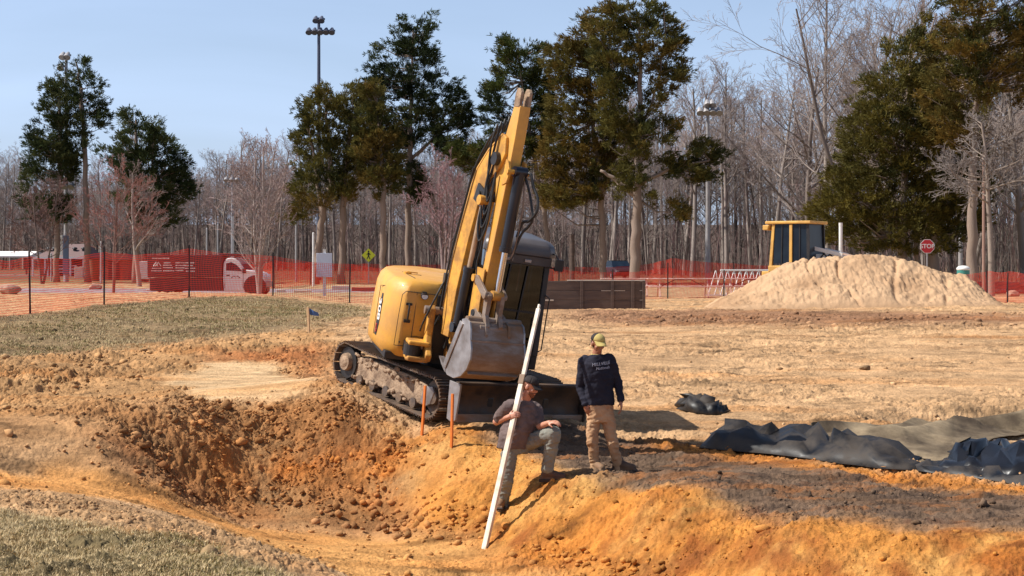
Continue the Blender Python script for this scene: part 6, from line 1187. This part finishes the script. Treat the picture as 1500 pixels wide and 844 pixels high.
# signs
m_sy = mat('sign_yellow_green', lin(206, 214, 44), .5); m_sr = mat('sign_red', lin(190, 32, 40), .5)
def sign(px, D, yc, kind, label):
    q = at2(px, D); t = thing('road_sign', q, label, 'sign'); z = zpx(yc, D)-q.z; g = MB(); g.beam((0, 0, -.1), (0, 0, z+.2), .06, .05, (0, 1, 0)); g.build('signpost', m_galv, t)
    if kind == 'walk':
        r = .42; g = MB(); g.prism([(0, z-r), (r, z), (0, z+r), (-r, z)], -.05, -.035); g.build('sign_plate', m_sy, t)
        g = MB(); b = lambda a, c, w_: g.beam((a[0], -.056, z+a[1]), (c[0], -.056, z+c[1]), .006, w_, (c[1]-a[1], 0, a[0]-c[0]))
        g.cyl((.0, -.054, z+.235), (.0, -.060, z+.235), .048, seg=14)
        b((0, .17), (0, -.02), .10); b((0, -.02), (.09, -.25), .055); b((0, -.02), (-.10, -.24), .055); b((0, .15), (.11, .02), .045); b((0, .15), (-.11, .03), .045); g.build('walking_figure', m_blk, t)
    elif kind == 'stop':
        r = .34; oc = [(r*math.cos(R(22.5+45*k)), z+r*math.sin(R(22.5+45*k))) for k in range(8)]; g = MB(); g.prism(oc, -.05, -.035); g.build('sign_plate', m_white, t)
        g = MB(); g.prism([(x*.93, z+(zz-z)*.93) for x, zz in oc], -.056, -.051); g.build('sign_face', m_sr, t)
        put_text('STOP', .27, Matrix.Translation((0, -.06, z)) @ Matrix.Rotation(R(90), 4, 'X'), m_white, 'sign_letters', t, .002, bold=.004)
    return t
sign(540, 97, 374, 'walk', 'yellow-green diamond sign with a black walking figure'); sign(1358, 72, 361, 'stop', 'red octagonal stop sign above the sand mound')
q = at2(475, 72); t = thing('notice_board', q, 'blank white notice board on a white post behind the fence', 'notice board'); s_ = FX/72
g = MB(); g.bb(-.06, .06, .03, .13, -.1, zpx(365, 72)-q.z); g.build('board_post', m_white, t); g = MB(); g.bb(-11.5/s_, 11.5/s_, -.03, .03, zpx(406, 72)-q.z, zpx(371, 72)-q.z); g.build('panel', mat('board_face', lin(196, 200, 216), .5), t, bevel=.01)
# teal bin
q = at2(1411, 66); t = thing('litter_bin', q, 'teal bin with a white domed lid at the right end of the mound', 'litter bin'); h = zpx(394, 66)-q.z; g = MB(); g.tube([(0, 0, 0), (0, 0, h)], [.24, .26], 18); g.build('bin_body', mat('teal_plastic', lin(60, 134, 124), .5), t, smooth=True); g = MB(); g.ell((0, 0, h), (.28, .28, .14), 18, 10); g.build('lid', m_white, t, smooth=True)
# park path edging and wheel stops
m_conc = mat('concrete_edge', lin(214, 196, 178), .85, col2=lin(180, 158, 140), scale=3, amount=.6)
def edging(px0, px1, py, h, m, label):
    a = hitg(px0, py); b = hitg(px1, py); b.y = a.y; b.x = (px1-750)/FX*a.y; g = MB(); g.bb(0, b.x-a.x, -.1, .1, -.05, h); o = g.build('path_edging', m, None, bevel=.02); o.location = a; tag(o, label, 'kerb', 'low edgings along the park path'); return o
edging(405, 418, 428, .12, m_conc, 'short concrete wheel stop left of the pair by the notice board'); edging(430, 456, 429, .12, m_conc, 'concrete wheel stop just left of the notice board'); edging(486, 512, 425, .22, m_conc, 'pale sawn log lying right of the notice board'); edging(515, 562, 427, .2, mat('red_timber', lin(150, 74, 60), .8), 'reddish timber edging left of the excavator body')
edging(215, 240, 427, .1, m_conc, 'pale wheel stop behind the service truck'); edging(-20, 130, 404.5, .12, m_conc, 'long pale kerb in front of the brick park building'); edging(140, 250, 409, .1, m_conc, 'long pale kerb behind the third fence post')
# brick park building
m_brick = mat('red_brown_brick', lin(158, 96, 84), .85, col2=lin(120, 70, 62), scale=6, amount=.6); m_shing = mat('brown_shingles', lin(124, 100, 96), .9, col2=lin(96, 76, 72), scale=8, amount=.5, stretch=(1, 1, 5)); m_fasc = mat('white_trim', lin(236, 226, 220), .6)
D = 150; q = at2(96, D); s_ = FX/D; t = thing('park_building', q, 'low brick park building with a brown hipped roof and white fascia', 'building'); e = zpx(377, D)-q.z; ap = zpx(357, D)-q.z
g = MB(); x0, x1 = (52-96)/s_, (128-96)/s_; g.bb(x0+.3, x1-.2, .6, 6, -.1, e-.02); g.build('wall', m_brick, t)
g = MB(); g.add([(x0, -.6, e), (x1, -.6, e), (x1, 6.4, e), (x0, 6.4, e), (x0+1.6, 2.9, ap), (x1-.6, 2.9, ap), (x0, -.6, e-.12), (x1, -.6, e-.12), (x1, 6.4, e-.12), (x0, 6.4, e-.12)], [(0, 1, 5, 4), (1, 2, 5), (2, 3, 4, 5), (3, 0, 4), (6, 9, 8, 7), (0, 6, 7, 1), (1, 7, 8, 2), (2, 8, 9, 3), (3, 9, 6, 0)]); g.build('roof', m_shing, t)
g = MB(); g.bb(x0-.05, x1+.05, -.66, -.602, e-.16, e+.04); g.build('fascia', m_fasc, t)
for px in (50, 68, 72, 105, 124): g = MB(); X_ = (px-96)/s_; g.bb(X_-.07, X_+.07, -.5, -.36, -.1, e-.13); g.build('porch_post', m_fasc, t)
for px, w_ in ((84, .5), (112, .45)): g = MB(); X_ = (px-96)/s_; g.bb(X_-w_, X_+w_, .55, .598, 0, 1.75); g.build('door', m_blk, t)
for z in (.35, .65, .95): g = MB(); g.bb((84-96)/s_, (94-96)/s_, -.45, -.4, z, z+.07); g.build('railing', m_fasc, t); g = MB(); g.bb((101-96)/s_, (114-96)/s_, -.45, -.4, z, z+.07); g.build('railing', m_fasc, t)
for px in (67, 75, 105, 118):
    g = MB(); X_ = (px-96)/s_; g.cyl((X_, -.2+1.3, e+.55), (X_, 1.1, e+.85), .16, seg=10); g.ell((X_, 1.1, e+.85), (.26, .26, .12), 10, 6); g.build('roof_vent', m_blk, t, smooth=True)
q = at2(116, 132); o = MB().bb(-.35, .35, -.2, .2, 0, .95).build('notice_cabinet', m_conc, None, bevel=.02); o.location = q; tag(o, 'pale concrete cabinet in front of the brick park building', 'cabinet')
# long white shelter roof at the far left
q = at2(18, 165); t = thing('picnic_shelter', q, 'white-roofed shelter far back at the left edge', 'shelter'); s_ = FX/165; z1 = zpx(368, 165)-q.z; z0 = zpx(375, 165)-q.z
g = MB(); g.add([(-4, -2, z0), (2.4, -2, z0), (2.4, 4, z0), (-4, 4, z0), (-4, 1, z1), (2.4, 1, z1), (-4, -2, z0-.15), (2.4, -2, z0-.15), (2.4, 4, z0-.15), (-4, 4, z0-.15)], [(0, 1, 5, 4), (2, 3, 4, 5), (1, 2, 5), (3, 0, 4), (6, 9, 8, 7), (0, 6, 7, 1), (1, 7, 8, 2), (2, 8, 9, 3), (3, 9, 6, 0)]); g.build('roof', m_fasc, t)
for x in (-3.7, -1, 2): g = MB(); g.bb(x-.08, x+.08, -1.8, -1.64, -.1, z0-.16); g.build('porch_post', m_brick, t)
# brown shed and white cabinet, stump
D = 118; q = at2(172, D); s_ = FX/D; t = thing('shed', q, 'red-brown shed behind the reddish leafless tree', 'shed'); g = MB(); g.bb(-.95, .95, -.6, 1.2, -.1, zpx(381, D)-q.z); g.build('wall', m_brick, t); g = MB(); zz = zpx(381, D)-q.z; g.prism([(-1.1, zz+.002), (1.1, zz+.002), (.9, zz+.45), (-.9, zz+.45)], -.75, 1.3); g.build('roof', m_shing, t); g = MB(); g.bb(-.5, .3, -.64, -.602, 0, 1.5); g.build('door', m_blk, t)
q = at2(211, 108); t = thing('utility_cabinet', q, 'white utility cabinet left of the service truck', 'cabinet'); s_ = FX/108; g = MB(); g.bb(-8.5/s_, 8.5/s_, -.3, .3, .18, zpx(383, 108)-q.z); g.build('housing', m_white, t, bevel=.02); g = MB(); g.bb(-.3, .3, -.2, .2, -.1, .178); g.build('plinth', m_blk, t)
# parked car at the edge of the woods
def car(px, D, label, rz, m, sc=1.0):
    q = at2(px, D); t = thing('parked_car', q, label, 'car', rz=rz); t.scale = (sc,)*3
    g = MB(); S_ = []
    for x, zt, zb, hw in ((-2.15, .78, .38, .74), (-2.05, .92, .28, .84), (-1.2, .98, .24, .88), (0, .98, .24, .88), (1.0, .95, .24, .88), (1.9, .80, .26, .82), (2.15, .62, .34, .72)): S_.append([(x, -hw, zb), (x, hw, zb), (x, hw, zt-.15), (x, hw-.1, zt), (x, -hw+.1, zt), (x, -hw, zt-.15)])
    g.loft(S_); b_ = g.build('body', m, t, smooth=True, bevel=.02)
    g = MB(); g.loft([[(-1.75, -.78, .96), (-1.75, .78, .96), (1.15, .78, .94), (1.15, -.78, .94)], [(-1.15, -.66, 1.42), (-1.15, .66, 1.42), (.35, .66, 1.42), (.35, -.66, 1.42)]]); g.build('window', m_dgl, t, bevel=.02)
    g = MB(); g.bb(-1.15, .35, -.67, .67, 1.422, 1.47); g.build('roof', m, t, bevel=.02)
    for x in (-1.35, 1.35):
        for y in (-.84, .84): w_ = MB().cyl((x, y-.1, .32), (x, y+.1, .32), .32, seg=22).build('wheel', m_rub, t, smooth=True); MB().cyl((x, y-.11, .32), (x, y+.11, .32), .18, seg=16).build('rim', m_galv, w_)
    for y in (-.6, .6): MB().box((2.12, y, .62), (.06, .26, .12)).build('headlight', m_lens, t)
    return t
car(906, 128, 'dark parked car half hidden between the two big trunks', R(-80), mat('dark_car_paint', lin(40, 40, 44), .4, .1))
# service truck behind the left fence
D = 73; q = at2(308, D); s_ = FX/D; t = thing('service_truck', q, 'white-cabbed service truck with a dark lettered box body behind the orange fence', 'truck'); X_ = lambda px: (px-308)/s_; Zz = lambda py: (432-py)/s_
m_tw = mat('truck_white', lin(232, 228, 226), .3, coat=.4); m_tb = mat('truck_box_dark', lin(46, 34, 36), .45, col2=lin(74, 52, 50), scale=2, amount=.4)
hw = .95
cabp = [(333, 424), (332, 402), (333, 383), (337, 377), (343, 375.5), (350, 377), (357, 383), (364, 393), (378, 394.5), (388, 398), (392, 404), (393, 416), (391, 424)]
g = MB(); g.prism([(X_(a), Zz(b)) for a, b in cabp], -hw, hw); cabo = g.build('cab', m_tw, t, bevel=.05, segs=3)
g = MB(); g.prism([(X_(a), Zz(b)) for a, b in ((336.5, 394), (337, 384), (344, 382), (352, 386), (360, 395))], -hw-.008, -hw+.02); g.build('side_window', m_dgl, cabo)
g = MB(); g.prism([(X_(a), Zz(b)) for a, b in ((356, 382), (365, 392.5), (363, 392.8), (354.5, 382.8))], -hw+.12, hw-.12); g.build('windscreen', m_dgl, cabo)
g = MB(); g.bb(X_(337), X_(342), -hw-.02, -hw+.01, Zz(402), Zz(400.5)); g.build('door_handle', m_blk, cabo)
for a in (334.5, 361): g = MB(); g.bb(X_(a), X_(a)+.02, -hw-.004, -hw+.02, Zz(420), Zz(394)); g.build('door_gap', m_blk, cabo)
g = MB(); g.bb(X_(361), X_(366), -hw-.22, -hw-.02, Zz(398), Zz(391)); g.build('wing_mirror', m_blk, cabo, bevel=.02)
g = MB(); g.tube([(X_(344), -hw-.012, Zz(405)), (X_(348), -hw-.012, Zz(402)), (X_(350.5), -hw-.012, Zz(403.5)), (X_(353), -hw-.012, Zz(402)), (X_(357), -hw-.012, Zz(405))], .02, 6); g.build('door_logo', m_blk, cabo)
g = MB(); g.bb(X_(325), X_(357), -.7, .7, Zz(373.5), Zz(369.5)); g.build('roof_rack', m_blk, cabo, bevel=.02)
g = MB(); g.bb(X_(223), X_(331), -hw-.05, hw+.05, Zz(404), Zz(371.5)); bx_ = g.build('box_body', m_tb, t, bevel=.03)
g = MB(); g.bb(X_(226), X_(331), -hw-.02, hw+.02, Zz(423), Zz(405)); g.build('side_lockers', m_tb, t, bevel=.03)
for a in (260, 296): g = MB(); g.bb(X_(a), X_(a)+.03, -hw-.056, -hw-.04, Zz(403), Zz(372.5)); g.build('panel_seam', m_blk, bx_)
g = MB(); g.bb(X_(224), X_(393), -.4, .4, Zz(424), Zz(416)); g.build('chassis', m_blk, t)
y_ = -hw-.062; g = MB()
for pl in (((232, 388), (236, 382), (238, 386)), ((234, 388), (236.5, 385), (238.5, 388)), ((236.5, 387), (239, 382), (243, 388))): g.tube([(X_(a), y_, Zz(b)) for a, b in pl], .022, 6)
g.build('box_logo', m_white, bx_)
rr2 = random.Random(9)
for (px0, px1, py) in ((230, 254, 376.5), (230, 243, 391), (247, 256, 383), (246, 258, 386.5), (246, 259, 390), (229, 243, 394.5), (246, 260, 394.5), (264, 276, 383), (264, 276, 386.8), (264, 276, 390.3), (264, 275, 394), (278, 290, 383), (278, 289, 387), (278, 291, 391), (279, 291, 395)):
    g = MB(); a = px0
    while a < px1: w_ = rr2.uniform(.8, 2.4); g.bb(X_(a), X_(a+w_), y_-.004, y_+.004, Zz(py+.75), Zz(py-.75)); a += w_+.45
    g.build('lettering', m_white, bx_)
for px in (250, 378):
    for y in (-.86, .86):
        w_ = MB().cyl((X_(px), y-.14, .42), (X_(px), y+.14, .42), .42, seg=26).build('wheel', m_rub, t, smooth=True); MB().cyl((X_(px), y-.15, .42), (X_(px), y+.15, .42), .20, seg=18).build('rim', m_blk, w_)
g = MB(); g.cyl((X_(378), -hw-.01, .46), (X_(378), -hw+.1, .46), .50, seg=26); g.build('wheel_arch', m_blk, t); g = MB(); g.bb(X_(391), X_(395), -.85, .85, .42, .68); g.build('bumper', m_galv, t, bevel=.03)
for y in (-.7, .7): MB().box((X_(392), y, Zz(403)), (.08, .28, .2)).build('headlight', m_lens, t)
# log stump by the building
q = at2(137, 112); o = MB().tube([(0, 0, -.1), (.03, 0, .7), (0, 0, 1.5)], [.42, .34, .36], 14).build('tree_stump', m_bark, None, smooth=True); o.location = q; tag(o, 'broad broken tree stump right of the brick park building', 'stump')
at_ = o.data.attributes.new('Col', 'FLOAT_COLOR', 'POINT'); at_.data.foreach_set('color', np.tile(np.array([*(S(150, 112, 90)*.8), 1], np.float32), len(o.data.vertices)))
